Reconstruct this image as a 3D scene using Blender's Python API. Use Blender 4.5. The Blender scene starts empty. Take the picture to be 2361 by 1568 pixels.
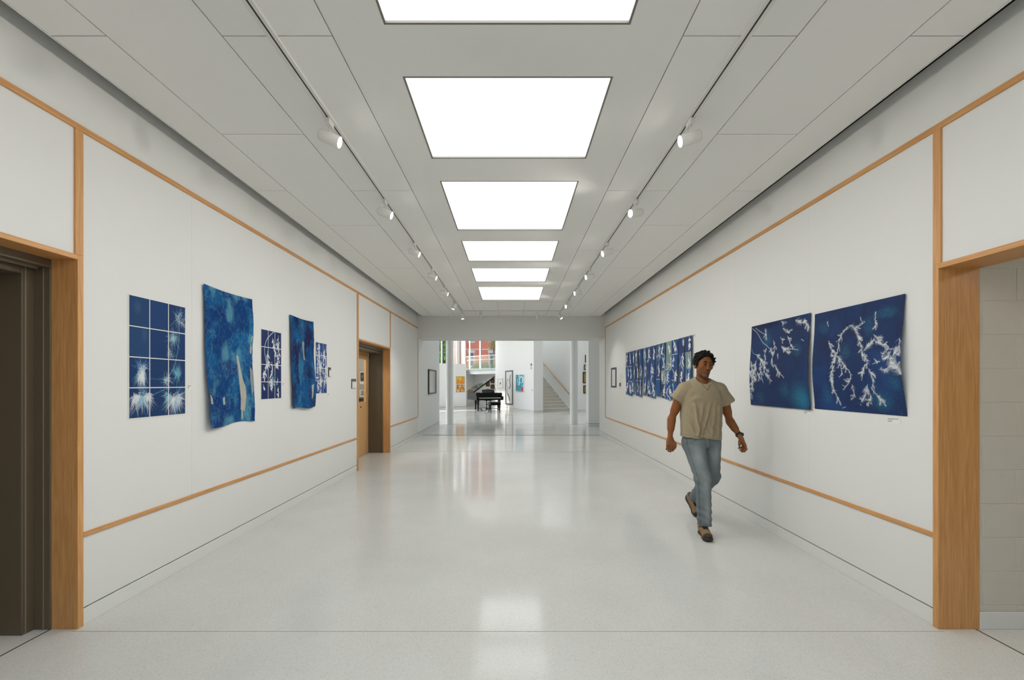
import bpy, bmesh, math, random
import numpy as np
from mathutils import Vector, Matrix, Euler

random.seed(7)
RNG = np.random.default_rng(11)
S = bpy.context.scene
COL = S.collection

# ------------------------------------------------------------------ camera
H_CAM = 1.473
F_PX = 975.0
cam = bpy.data.cameras.new('camera')
cam.sensor_fit = 'HORIZONTAL'
cam.sensor_width = 36.0
cam.lens = F_PX / 2361.0 * 36.0
cam.shift_y = 101.0 / 2361.0
cam.clip_start = 0.05
cam.clip_end = 300
cam_o = bpy.data.objects.new('camera', cam)
cam_o.location = (0, 0, H_CAM)
cam_o.rotation_euler = (math.pi / 2, 0, 0)
COL.objects.link(cam_o)
S.camera = cam_o

# ------------------------------------------------------------------ world, sun, exposure
world = bpy.data.worlds.new('world')
S.world = world
world.use_nodes = True
wn = world.node_tree.nodes
bg = wn['Background']
sky = wn.new('ShaderNodeTexSky')
sky.sky_type = 'NISHITA'
sky.sun_disc = False
sky.sun_elevation = math.radians(52)
sky.sun_rotation = math.radians(-70)
sky.air_density = 1.0
sky.dust_density = 3.0
world.node_tree.links.new(sky.outputs[0], bg.inputs[0])
bg.inputs[1].default_value = 0.42

SUN_EL = math.radians(52)
sd = Vector((0.90 * math.cos(SUN_EL), -0.43 * math.cos(SUN_EL), -math.sin(SUN_EL)))
sun = bpy.data.lights.new('sun', 'SUN')
sun.energy = 6.0
sun.angle = math.radians(0.6)
sun.color = (1.0, 0.96, 0.9)
sun_o = bpy.data.objects.new('sun', sun)
sun_o.rotation_euler = sd.to_track_quat('-Z', 'Y').to_euler()
sun_o.location = (-20, 40, 30)
COL.objects.link(sun_o)

PANEL_EMIT = 3.6      # luminous ceiling panels
LOBBY_FILL_EMIT = 1.1        # added glowing panel that brightens the lobby, out of view
SPOT_W = 38.0         # track spotlights

S.view_settings.view_transform = 'Standard'
S.view_settings.look = 'None'
S.view_settings.gamma = 1.0
S.view_settings.use_curve_mapping = False
S.view_settings.exposure = 0.0

# ------------------------------------------------------------------ helpers
def lin(c):
    return tuple(((v / 255.0) / 12.92 if v / 255.0 <= 0.04045 else ((v / 255.0 + 0.055) / 1.055) ** 2.4) for v in c)

def L3(*c):
    return np.array(lin(c), dtype=np.float32)

def mat_base(name):
    m = bpy.data.materials.new(name)
    m.use_nodes = True
    nt = m.node_tree
    return m, nt, nt.nodes, nt.links, nt.nodes['Principled BSDF']

def mat(name, srgb, rough=0.5, metal=0.0, spec=0.5, bump=0.0, bump_scale=60.0, vary=0.0, vary_scale=3.0, emit=None, emit_s=0.0):
    m, nt, N, Lk, P = mat_base(name)
    c = lin(srgb)
    P.inputs['Base Color'].default_value = (*c, 1)
    P.inputs['Roughness'].default_value = rough
    P.inputs['Metallic'].default_value = metal
    P.inputs['Specular IOR Level'].default_value = spec
    tc = N.new('ShaderNodeTexCoord')
    if vary > 0:
        nz = N.new('ShaderNodeTexNoise')
        nz.inputs['Scale'].default_value = vary_scale
        nz.inputs['Detail'].default_value = 5
        Lk.new(tc.outputs['Object'], nz.inputs['Vector'])
        mx = N.new('ShaderNodeMix'); mx.data_type = 'RGBA'
        mx.inputs[6].default_value = (*[v * (1 - vary) for v in c], 1)
        mx.inputs[7].default_value = (*[min(1, v * (1 + vary)) for v in c], 1)
        Lk.new(nz.outputs['Fac'], mx.inputs[0])
        Lk.new(mx.outputs[2], P.inputs['Base Color'])
    if bump > 0:
        nb = N.new('ShaderNodeTexNoise')
        nb.inputs['Scale'].default_value = bump_scale
        nb.inputs['Detail'].default_value = 4
        Lk.new(tc.outputs['Object'], nb.inputs['Vector'])
        b = N.new('ShaderNodeBump')
        b.inputs['Strength'].default_value = bump
        b.inputs['Distance'].default_value = 0.004
        Lk.new(nb.outputs['Fac'], b.inputs['Height'])
        Lk.new(b.outputs[0], P.inputs['Normal'])
    if emit:
        P.inputs['Emission Color'].default_value = (*lin(emit), 1)
        P.inputs['Emission Strength'].default_value = emit_s
    return m

def mat_oak(name, axis):
    m, nt, N, Lk, P = mat_base(name)
    tc = N.new('ShaderNodeTexCoord')
    mp = N.new('ShaderNodeMapping')
    sc = [9.0, 9.0, 9.0]; sc[axis] = 0.75
    mp.inputs['Scale'].default_value = sc
    Lk.new(tc.outputs['Object'], mp.inputs['Vector'])
    n1 = N.new('ShaderNodeTexNoise')
    n1.inputs['Scale'].default_value = 1.6; n1.inputs['Detail'].default_value = 3; n1.inputs['Distortion'].default_value = 0.6
    Lk.new(mp.outputs[0], n1.inputs['Vector'])
    mul = N.new('ShaderNodeMath'); mul.operation = 'MULTIPLY'; mul.inputs[1].default_value = 34.0
    Lk.new(n1.outputs['Fac'], mul.inputs[0])
    sn = N.new('ShaderNodeMath'); sn.operation = 'SINE'
    Lk.new(mul.outputs[0], sn.inputs[0])
    mp2 = N.new('ShaderNodeMapping')
    sc2 = [160.0, 160.0, 160.0]; sc2[axis] = 4.0
    mp2.inputs['Scale'].default_value = sc2
    Lk.new(tc.outputs['Object'], mp2.inputs['Vector'])
    n2 = N.new('ShaderNodeTexNoise'); n2.inputs['Scale'].default_value = 1.0; n2.inputs['Detail'].default_value = 3
    Lk.new(mp2.outputs[0], n2.inputs['Vector'])
    ad = N.new('ShaderNodeMath'); ad.operation = 'MULTIPLY_ADD'
    ad.inputs[1].default_value = 0.08
    Lk.new(sn.outputs[0], ad.inputs[0]); Lk.new(n2.outputs['Fac'], ad.inputs[2])
    cr = N.new('ShaderNodeValToRGB')
    cr.color_ramp.elements[0].position = 0.12; cr.color_ramp.elements[0].color = (*lin((184, 128, 72)), 1)
    cr.color_ramp.elements[1].position = 0.88; cr.color_ramp.elements[1].color = (*lin((224, 169, 108)), 1)
    Lk.new(ad.outputs[0], cr.inputs[0])
    Lk.new(cr.outputs[0], P.inputs['Base Color'])
    P.inputs['Roughness'].default_value = 0.42
    b = N.new('ShaderNodeBump'); b.inputs['Strength'].default_value = 0.08; b.inputs['Distance'].default_value = 0.002
    Lk.new(n2.outputs['Fac'], b.inputs['Height']); Lk.new(b.outputs[0], P.inputs['Normal'])
    return m

def mat_terrazzo():
    m, nt, N, Lk, P = mat_base('terrazzo')
    tc = N.new('ShaderNodeTexCoord')
    v = N.new('ShaderNodeTexVoronoi'); v.inputs['Scale'].default_value = 230
    Lk.new(tc.outputs['Object'], v.inputs['Vector'])
    sep = N.new('ShaderNodeSeparateColor'); Lk.new(v.outputs['Color'], sep.inputs[0])
    cr = N.new('ShaderNodeValToRGB')
    e = cr.color_ramp.elements
    e[0].position = 0.0; e[0].color = (*lin((201, 200, 194)), 1)
    e[1].position = 1.0; e[1].color = (*lin((224, 224, 220)), 1)
    for p, c in ((0.05, (206, 204, 197)), (0.09, (213, 213, 208)), (0.75, (219, 219, 215))):
        k = e.new(p); k.color = (*lin(c), 1)
    Lk.new(sep.outputs[0], cr.inputs[0])
    v2 = N.new('ShaderNodeTexVoronoi'); v2.inputs['Scale'].default_value = 15
    Lk.new(tc.outputs['Object'], v2.inputs['Vector'])
    lt = N.new('ShaderNodeMath'); lt.operation = 'LESS_THAN'; lt.inputs[1].default_value = 0.03
    Lk.new(v2.outputs['Distance'], lt.inputs[0])
    mx = N.new('ShaderNodeMix'); mx.data_type = 'RGBA'
    mx.inputs[7].default_value = (*lin((150, 140, 126)), 1)
    Lk.new(lt.outputs[0], mx.inputs[0]); Lk.new(cr.outputs[0], mx.inputs[6])
    n = N.new('ShaderNodeTexNoise'); n.inputs['Scale'].default_value = 1.3; n.inputs['Detail'].default_value = 4
    Lk.new(tc.outputs['Object'], n.inputs['Vector'])
    mx2 = N.new('ShaderNodeMix'); mx2.data_type = 'RGBA'; mx2.blend_type = 'MULTIPLY'; mx2.inputs[0].default_value = 1.0
    cr2 = N.new('ShaderNodeValToRGB')
    cr2.color_ramp.elements[0].position = 0.3; cr2.color_ramp.elements[0].color = (0.93, 0.925, 0.91, 1)
    cr2.color_ramp.elements[1].position = 0.7; cr2.color_ramp.elements[1].color = (1, 1, 1, 1)
    Lk.new(n.outputs['Fac'], cr2.inputs[0])
    Lk.new(mx.outputs[2], mx2.inputs[6]); Lk.new(cr2.outputs[0], mx2.inputs[7])
    Lk.new(mx2.outputs[2], P.inputs['Base Color'])
    mr = N.new('ShaderNodeMapRange'); mr.inputs[3].default_value = 0.08; mr.inputs[4].default_value = 0.13
    Lk.new(n.outputs['Fac'], mr.inputs[0]); Lk.new(mr.outputs[0], P.inputs['Roughness'])
    P.inputs['Specular IOR Level'].default_value = 0.17
    return m

def mat_glass(name, tint=(1, 1, 1), refl=0.10):
    m = bpy.data.materials.new(name); m.use_nodes = True
    nt = m.node_tree; N = nt.nodes; Lk = nt.links
    N.remove(N['Principled BSDF'])
    out = N['Material Output']
    t = N.new('ShaderNodeBsdfTransparent'); t.inputs[0].default_value = (*tint, 1)
    g = N.new('ShaderNodeBsdfGlossy'); g.inputs['Roughness'].default_value = 0.02
    lw = N.new('ShaderNodeLayerWeight'); lw.inputs[0].default_value = 0.5
    pw5 = N.new('ShaderNodeMath'); pw5.operation = 'POWER'; pw5.inputs[1].default_value = 4.0
    Lk.new(lw.outputs['Facing'], pw5.inputs[0])
    mu = N.new('ShaderNodeMath'); mu.operation = 'MULTIPLY_ADD'; mu.inputs[1].default_value = 0.7; mu.inputs[2].default_value = refl * 0.3
    Lk.new(pw5.outputs[0], mu.inputs[0])
    mx = N.new('ShaderNodeMixShader')
    Lk.new(mu.outputs[0], mx.inputs[0]); Lk.new(t.outputs[0], mx.inputs[1]); Lk.new(g.outputs[0], mx.inputs[2])
    Lk.new(mx.outputs[0], out.inputs[0])
    return m

def mat_attr(name, rough=0.7, spec=0.3, bump=0.0, bump_scale=200, bump_dist=0.002, sheen=0.0):
    m, nt, N, Lk, P = mat_base(name)
    a = N.new('ShaderNodeAttribute'); a.attribute_name = 'Col'
    Lk.new(a.outputs['Color'], P.inputs['Base Color'])
    P.inputs['Roughness'].default_value = rough
    P.inputs['Specular IOR Level'].default_value = spec
    if sheen: P.inputs['Sheen Weight'].default_value = sheen
    if bump > 0:
        tc = N.new('ShaderNodeTexCoord')
        nb = N.new('ShaderNodeTexNoise'); nb.inputs['Scale'].default_value = bump_scale
        Lk.new(tc.outputs['Object'], nb.inputs['Vector'])
        b = N.new('ShaderNodeBump'); b.inputs['Strength'].default_value = bump; b.inputs['Distance'].default_value = bump_dist
        Lk.new(nb.outputs['Fac'], b.inputs['Height']); Lk.new(b.outputs[0], P.inputs['Normal'])
    return m

def mat_brick():
    m, nt, N, Lk, P = mat_base('brick_far')
    tc = N.new('ShaderNodeTexCoord')
    mp = N.new('ShaderNodeMapping'); mp.inputs['Rotation'].default_value = (math.pi / 2, 0, 0)
    Lk.new(tc.outputs['Object'], mp.inputs['Vector'])
    b = N.new('ShaderNodeTexBrick')
    b.inputs['Color1'].default_value = (*lin((216, 112, 80)), 1)
    b.inputs['Color2'].default_value = (*lin((200, 96, 68)), 1)
    b.inputs['Mortar'].default_value = (*lin((206, 130, 112)), 1)
    b.inputs['Scale'].default_value = 4.0
    b.inputs['Mortar Size'].default_value = 0.012
    Lk.new(mp.outputs[0], b.inputs['Vector'])
    Lk.new(b.outputs['Color'], P.inputs['Base Color'])
    P.inputs['Roughness'].default_value = 0.9
    return m

M = {}
M['wall'] = mat('wall_paint', (227, 227, 223), 0.62, spec=0.3, bump=0.10, bump_scale=90)
M['tack'] = mat('tackboard_paint', (228, 228, 225), 0.7, spec=0.25, bump=0.16, bump_scale=170)
M['ceil'] = mat('ceiling_panel', (241, 240, 235), 0.85, spec=0.2, bump=0.05, bump_scale=300)
M['gyp'] = mat('gypsum', (237, 236, 231), 0.7, spec=0.25)
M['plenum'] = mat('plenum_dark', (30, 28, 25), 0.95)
M['lobby'] = mat('lobby_paint', (236, 237, 235), 0.6, spec=0.3)
M['col'] = mat('column_paint', (236, 237, 234), 0.35, spec=0.4)
M['reveal'] = mat('reveal_dark', (64, 60, 54), 0.8)
M['tee'] = mat('ceiling_tee', (150, 147, 140), 0.8)
M['base'] = mat('base_paint', (226, 226, 221), 0.5, spec=0.4)
M['oakV'] = mat_oak('oak_vertical', 2)
M['oakH'] = mat_oak('oak_lengthwise', 1)
M['oakX'] = mat_oak('oak_crosswise', 0)
M['maple'] = mat('door_veneer', (214, 170, 116), 0.4, vary=0.06, vary_scale=6)
M['brown'] = mat('bronze_paint', (100, 88, 70), 0.38, spec=0.5, vary=0.05)
M['bronze_line'] = mat('bronze_edge', (136, 128, 110), 0.3)
M['terr'] = mat_terrazzo()
M['joint'] = mat('joint_filler', (96, 88, 76), 0.7)
M['joint_l'] = mat('joint_filler_pale', (158, 153, 143), 0.7)
M['cmu'] = mat('block_paint', (208, 203, 190), 0.65, bump=0.55, bump_scale=45, vary=0.03, vary_scale=20)
M['mortar'] = mat('mortar_paint', (214, 209, 197), 0.7, bump=0.2, bump_scale=80)
M['track'] = mat('track_white', (226, 225, 220), 0.4)
M['slot'] = mat('track_slot', (48, 46, 42), 0.7)
M['spot'] = mat('spot_housing', (226, 224, 217), 0.35)
M['lens'] = mat('spot_lens', (255, 252, 245), 0.4, emit=(255, 250, 240), emit_s=14.0)
M['diff'] = mat('light_diffuser', (255, 255, 255), 0.5, emit=(253, 255, 255), emit_s=PANEL_EMIT)
M['lframe'] = mat('light_frame', (120, 117, 108), 0.5)
M['black'] = mat('piano_lacquer', (9, 9, 9), 0.1, spec=0.28)
M['ivory'] = mat('ivory', (225, 222, 210), 0.35)
M['brass'] = mat('brass', (160, 130, 70), 0.3, metal=1.0)
M['felt'] = mat('bench_leather', (24, 22, 20), 0.5)
M['glass'] = mat_glass('window_glass')
M['railglass'] = mat_glass('rail_glass', (0.90, 0.955, 0.95), 0.25)
M['whitemetal'] = mat('white_metal', (238, 239, 238), 0.35)
M['darkmetal'] = mat('dark_metal', (62, 62, 62), 0.4)
M['blackframe'] = mat('black_frame', (34, 33, 31), 0.4)
M['brownframe'] = mat('brown_frame', (76, 54, 34), 0.45)
M['paper'] = mat('paper_white', (232, 231, 226), 0.8, spec=0.2)
M['mat_board'] = mat('mat_board', (226, 225, 219), 0.8, spec=0.2)
M['step'] = mat('step_stone', (214, 210, 200), 0.5, vary=0.03, vary_scale=30)
M['brick'] = mat_brick()
M['stone'] = mat('pale_stone', (196, 190, 178), 0.8)
M['dglass'] = mat('dark_window', (70, 88, 98), 0.08, spec=0.8)
M['bark'] = mat('bark', (84, 66, 50), 0.9)
M['leafA'] = mat('leaf_green', (124, 172, 90), 0.7, vary=0.3, vary_scale=3)
M['leafB'] = mat('leaf_olive', (140, 122, 62), 0.7, vary=0.35, vary_scale=3)
M['leafC'] = mat('leaf_shrub', (78, 112, 66), 0.7, vary=0.3, vary_scale=3)
M['lawn'] = mat('lawn', (104, 128, 76), 0.9, vary=0.2)
M['pave'] = mat('pavement', (170, 166, 158), 0.9)
M['plastic'] = mat('plate_white', (238, 238, 234), 0.4)
M['signgrey'] = mat('sign_grey', (84, 80, 76), 0.5)
M['print'] = mat_attr('print_ink', 0.65, 0.25)
M['cloth'] = mat_attr('dyed_cloth', 0.85, 0.1, bump=0.25, bump_scale=120)
M['canvas'] = mat_attr('painted_canvas', 0.6, 0.3)

def link(o, parent=None):
    COL.objects.link(o)
    if parent is not None: o.parent = parent
    return o

def tag(o, label, cat=None, group=None, kind=None):
    o['label'] = label
    if cat: o['category'] = cat
    if group: o['group'] = group
    if kind: o['kind'] = kind
    return o

def empty(name, loc=(0, 0, 0), rz=0.0):
    o = bpy.data.objects.new(name, None)
    o.location = loc; o.rotation_euler = (0, 0, rz)
    o.empty_display_size = 0.1
    return link(o)

def mesh_np(name, V, Fq, material, parent=None, smooth=False, col=None):
    me = bpy.data.meshes.new(name)
    V = np.asarray(V, dtype=np.float32); Fq = np.asarray(Fq, dtype=np.int32)
    me.vertices.add(len(V)); me.vertices.foreach_set('co', V.ravel())
    n, k = Fq.shape
    me.loops.add(n * k); me.loops.foreach_set('vertex_index', Fq.ravel())
    me.polygons.add(n); me.polygons.foreach_set('loop_start', np.arange(0, n * k, k, dtype=np.int32))
    if smooth: me.polygons.foreach_set('use_smooth', np.ones(n, dtype=bool))
    me.update(calc_edges=True)
    if col is not None:
        a = me.color_attributes.new('Col', 'FLOAT_COLOR', 'POINT')
        c = np.ones((len(V), 4), dtype=np.float32); c[:, :3] = col
        a.data.foreach_set('color', c.ravel())
    me.materials.append(material)
    me.validate()
    o = bpy.data.objects.new(name, me)
    return link(o, parent)

class MB:
    """collects simple solids into one mesh"""
    def __init__(s, T=None):
        s.v = []; s.f = []; s.T = T or Matrix.Identity(4)
    def add(s, vs, fs, T=None):
        A = s.T @ T if T is not None else s.T
        b = len(s.v)
        s.v += [tuple(A @ Vector(p)) for p in vs]
        s.f += [tuple(b + i for i in q) for q in fs]
        return s
    def box(s, x0, x1, y0, y1, z0, z1, T=None):
        if x0 > x1: x0, x1 = x1, x0
        if y0 > y1: y0, y1 = y1, y0
        if z0 > z1: z0, z1 = z1, z0
        vs = [(x0, y0, z0), (x1, y0, z0), (x1, y1, z0), (x0, y1, z0), (x0, y0, z1), (x1, y0, z1), (x1, y1, z1), (x0, y1, z1)]
        return s.add(vs, [(0, 3, 2, 1), (4, 5, 6, 7), (0, 1, 5, 4), (1, 2, 6, 5), (2, 3, 7, 6), (3, 0, 4, 7)], T)
    def prism(s, pts, z0, z1, T=None):
        n = len(pts)
        vs = [(x, y, z0) for x, y in pts] + [(x, y, z1) for x, y in pts]
        fs = [tuple(range(n - 1, -1, -1)), tuple(range(n, 2 * n))]
        fs += [(i, (i + 1) % n, n + (i + 1) % n, n + i) for i in range(n)]
        return s.add(vs, fs, T)
    def tube(s, pts, r, n=8, cap=True):
        pts = [Vector(p) for p in pts]
        rs = r if isinstance(r, (list, tuple)) else [r] * len(pts)
        vs = []; fs = []
        prev = None
        for i, p in enumerate(pts):
            d = (pts[min(i + 1, len(pts) - 1)] - pts[max(i - 1, 0)]).normalized()
            if prev is None:
                a = d.orthogonal().normalized()
            else:
                a = (prev - d * prev.dot(d)).normalized()
            prev = a
            b = d.cross(a)
            for k in range(n):
                t = 2 * math.pi * k / n
                vs.append(tuple(p + (a * math.cos(t) + b * math.sin(t)) * rs[i]))
        for i in range(len(pts) - 1):
            for k in range(n):
                fs.append((i * n + k, i * n + (k + 1) % n, (i + 1) * n + (k + 1) % n, (i + 1) * n + k))
        if cap:
            fs.append(tuple(range(n - 1, -1, -1)))
            fs.append(tuple(range((len(pts) - 1) * n, len(pts) * n)))
        return s.add(vs, fs)
    def lathe(s, prof, n=16, T=None):
        vs = []; fs = []
        for r, z in prof:
            for k in range(n):
                t = 2 * math.pi * k / n
                vs.append((r * math.cos(t), r * math.sin(t), z))
        for i in range(len(prof) - 1):
            for k in range(n):
                fs.append((i * n + k, i * n + (k + 1) % n, (i + 1) * n + (k + 1) % n, (i + 1) * n + k))
        fs.append(tuple(range(n - 1, -1, -1)))
        fs.append(tuple(range((len(prof) - 1) * n, len(prof) * n)))
        return s.add(vs, fs, T)
    def build(s, name, material, parent=None, smooth=False, bevel=0.0):
        me = bpy.data.meshes.new(name)
        me.from_pydata(s.v, [], s.f)
        me.update()
        if bevel > 0:
            bm = bmesh.new(); bm.from_mesh(me)
            bmesh.ops.bevel(bm, geom=bm.edges[:], offset=bevel, segments=1, profile=0.5, affect='EDGES', clamp_overlap=True)
            bm.to_mesh(me); bm.free()
        if smooth:
            me.polygons.foreach_set('use_smooth', [len(p.vertices) == 4 for p in me.polygons])
        me.materials.append(material)
        o = bpy.data.objects.new(name, me)
        return link(o, parent)

def bx(name, x0, x1, y0, y1, z0, z1, m, parent=None, bevel=0.0):
    return MB().box(x0, x1, y0, y1, z0, z1).build(name, m, parent, bevel=bevel)

def struct(o, label, cat):
    return tag(o, label, cat, kind='structure')

def copy_tree(o, parent=None):
    c = o.copy(); COL.objects.link(c); c.parent = parent
    for ch in list(o.children): copy_tree(ch, c)
    return c
ORD = ['first', 'second', 'third', 'fourth', 'fifth', 'sixth', 'seventh', 'eighth', 'ninth', 'tenth', 'eleventh', 'twelfth', 'thirteenth']
# ------------------------------------------------------------------ the corridor
XL, XR = -2.616, 2.569
Y0 = 2.536              # far jamb of the two near openings
YB = -4.0               # end of the corridor behind the viewer
YH0, YH1 = 11.73, 12.44 # beam to the lobby
ZC = 3.35
ZTOP = 3.95
HEAD_L, HEAD_R = 2.218, 2.165
Z_RAIL = 3.02
Z_CHAIR = 0.555

floor = struct(bx('floor', -16, 16, YB - 0.3, 36, -0.25, 0.0, M['terr']), 'pale polished terrazzo floor with fine speckles', 'floor')
def joint(x0, x1, y0, y1, m='joint'):
    bx('joint_strip', x0, x1, y0, y1, -0.01, 0.0012, M[m], floor)
joint(-2.772, -2.762, YB, Y0)
joint(2.778, 2.788, YB, Y0)
joint(-2.62, 2.57, 2.5145, 2.5165, 'joint_l')
joint(-2.58, 2.52, 12.10, 12.18)
joint(-2.56, 2.50, 9.15, 9.157, 'joint_l')
joint(-2.60, 8.0, 15.42, 15.435, 'joint_l')
joint(-3.6, -2.772, 2.28, 2.286, 'joint')

# ---- wall fields; side = -1 left, +1 right
def wall_field(side, y0, y1, z0, z1, m='wall', d=0.16, name='wall_section', parent=None, proud=0.0):
    x = XL if side < 0 else XR
    if side < 0: return bx(name, x - d, x + proud, y0, y1, z0, z1, M[m], parent)
    return bx(name, x - proud, x + d, y0, y1, z0, z1, M[m], parent)

def tack_run(side, y0, y1, z0, z1, parent, first=None, step=1.22):
    ys = [y0]
    y = first if first else y0 + step
    while y < y1 - 0.1:
        ys.append(y); y += step
    ys.append(y1)
    for a, b in zip(ys[:-1], ys[1:]):
        g = 0.0007
        x = XL if side < 0 else XR
        if side < 0: bx('panel', x - 0.02, x, a + g, b - g, z0, z1, M['tack'], parent)
        else: bx('panel', x, x + 0.02, a + g, b - g, z0, z1, M['tack'], parent)

def wall_with_reveal(side, y0, y1, ztop, name, label, base_name):
    """backing + flush base with a dark reveal line above it"""
    x = XL if side < 0 else XR
    s = side
    w = MB()
    w.box(x + s * 0.02, x + s * 0.16, y0, y1, 0, ztop)
    o = w.build(name, M['wall'])
    struct(o, label, 'wall')
    bx('reveal_strip', x + s * 0.016, x + s * 0.021, y0, y1, 0.09, 0.115, M['reveal'], o)
    bx('lower_panel', x, x + s * 0.02, y0, y1, 0.108, Z_CHAIR - 0.014, M['wall'], o)
    b = bx(base_name, x, x + s * 0.02, y0, y1, 0.0, 0.098, M['base'], None, 0.002)
    struct(b, 'flush white painted base under the dark reveal line', 'baseboard')
    return o

# left wall: three stretches
wl = wall_with_reveal(-1, Y0 + 0.035, 7.13, ZTOP, 'wall_left', 'white tackboard wall hung with blue prints and dyed cloths', 'baseboard_left')
tack_run(-1, Y0 + 0.035, 7.13, Z_CHAIR + 0.014, Z_RAIL - 0.018, wl, first=3.455, step=1.18)
wall_field(-1, Y0 + 0.035, 7.13, Z_RAIL + 0.018, ZTOP, parent=wl, name='upper_panel', d=0.02)

wl2 = wall_with_reveal(-1, 9.09, 11.76, ZTOP, 'wall_left_far', 'white wall stretch between the wooden door and the lobby beam', 'baseboard_left_far')
tack_run(-1, 9.09, 11.74, Z_CHAIR + 0.014, Z_RAIL - 0.018, wl2, first=10.35)
wall_field(-1, 9.09, 11.76, Z_RAIL + 0.018, ZTOP, parent=wl2, name='upper_panel', d=0.02)

wl3 = bx('wall_left_lobby', XL - 0.16, XL, 11.76, 15.25, 0.108, 7.0, M['lobby'])
struct(wl3, 'plain white wall with the dark framed picture beside the column', 'wall')
bx('reveal_strip', XL - 0.155, XL - 0.005, 11.76, 15.246, 0.09, 0.115, M['reveal'], wl3)
struct(bx('baseboard_left_lobby', XL - 0.16, XL, 11.76, 15.25, 0, 0.098, M['base']), 'flush white base of the lobby side wall', 'baseboard')

def over_door(name, y0, y1, head, side, label):
    o = wall_field(side, y0, y1, head + 0.03, Z_RAIL - 0.018, 'tack', 0.16, name)
    struct(o, label, 'wall')
    wall_field(side, y0, y1, Z_RAIL - 0.018, ZTOP, 'wall', 0.16, 'upper_panel', o)
    return o
over_door('wall_over_door', 7.19, 9.07, HEAD_L, -1, 'white wall piece over the wooden door')
over_door('wall_over_left_opening', 0.60, Y0 - 0.012, HEAD_L, -1, 'white wall piece over the bronze doorway')
over_door('wall_over_right_opening', 0.50, Y0 - 0.012, HEAD_R, 1, 'white wall piece over the oak lined opening to the block wall')
struct(wall_field(-1, YB, 0.60, 0, ZTOP, name='wall_left_rear'), 'white wall behind the viewer beside the bronze doorway', 'wall')
struct(wall_field(1, YB, 0.50, 0, ZTOP, name='wall_right_rear'), 'white wall behind the viewer beside the block passage', 'wall')
rw_ = MB(); rw_.box(XL - 0.2, -2.2, YB - 0.2, YB, 0, ZTOP); rw_.box(2.2, XR + 0.2, YB - 0.2, YB, 0, ZTOP); rw_.box(-2.2, 2.2, YB - 0.2, YB, 2.9, ZTOP)
struct(rw_.build('wall_rear', M['wall']), 'white end wall around the added glazing behind the viewer', 'wall')
w6 = empty('added_rear_glazing', (0, YB - 0.1, 0)); struct(w6, 'glazed front added behind the viewer for its daylight', 'window')  # glazing added out of view so daylight reaches the jambs and block wall
for k in range(5): MB().box(-2.2 + k * 1.1 - .03, -2.2 + k * 1.1 + .03, -.04, .04, 0, 2.9).build('mullion', M['darkmetal'], w6)
for k in range(4): MB().box(-2.2 + k * 1.1 + .03, -1.1 + k * 1.1 - .03, -.006, .006, .02, 2.88).build('pane', M['glass'], w6)
struct(bx('ground_rear', -30, 30, -40, YB - 0.31, -0.3, -0.05, M['pave']), 'paved ground outside the added rear glazing', 'ground')

wall_field(-1, Y0 - 0.012, Y0 + 0.035, Z_RAIL + 0.018, ZTOP, parent=wl, name='upper_panel', d=0.16)
wall_field(-1, 7.13, 7.19, Z_RAIL + 0.018, ZTOP, parent=wl, name='upper_panel', d=0.16)
wall_field(-1, 9.07, 9.09, Z_RAIL + 0.018, ZTOP, parent=wl2, name='upper_panel', d=0.16)
# right wall
wr = wall_with_reveal(1, Y0 + 0.035, 12.42, ZTOP, 'wall_right', 'white tackboard wall hung with paired branch prints and strips', 'baseboard_right')
tack_run(1, Y0 + 0.035, 11.60, Z_CHAIR + 0.014, Z_RAIL - 0.018, wr, first=3.655)
wall_field(1, Y0 + 0.035, 11.60, Z_RAIL + 0.018, ZTOP, parent=wr, name='upper_panel', d=0.02)
wall_field(1, 11.60, 12.42, Z_CHAIR - 0.014, ZTOP, parent=wr, name='end_panel', d=0.02)

wall_field(1, Y0 - 0.012, Y0 + 0.035, Z_RAIL + 0.018, ZTOP, parent=wr, name='upper_panel', d=0.16)
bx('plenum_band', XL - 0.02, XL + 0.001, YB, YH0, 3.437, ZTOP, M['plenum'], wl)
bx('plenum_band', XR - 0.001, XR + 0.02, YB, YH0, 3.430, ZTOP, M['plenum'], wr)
# ---- oak trims
tn = [0]
def trim(x0, x1, y0, y1, z0, z1, m, label, bevel=0.0015):
    tn[0] += 1
    o = bx('trim_%d' % tn[0], x0, x1, y0, y1, z0, z1, M[m], None, bevel)
    return struct(o, label, 'trim')
PR = 0.012
# picture rails
trim(XL - 0.02, XL + PR, YB, 11.76, Z_RAIL - 0.018, Z_RAIL + 0.018, 'oakH', 'long oak picture rail over the dyed cloths')
trim(XR - PR, XR + 0.02, YB, 11.62, Z_RAIL - 0.018, Z_RAIL + 0.018, 'oakH', 'long oak picture rail over the paired branch prints')
# chair rails
trim(XL - 0.02, XL + PR, Y0 + 0.035, 7.13, Z_CHAIR - 0.014, Z_CHAIR + 0.014, 'oakH', 'low oak rail under the dyed cloths')
trim(XL - 0.02, XL + PR, 9.09, 11.76, Z_CHAIR - 0.014, Z_CHAIR + 0.014, 'oakH', 'short low oak rail between wooden door and lobby')
trim(XR - PR, XR + 0.02, Y0 + 0.035, 11.62, Z_CHAIR - 0.014, Z_CHAIR + 0.014, 'oakH', 'low oak rail under the paired branch prints')
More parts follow.
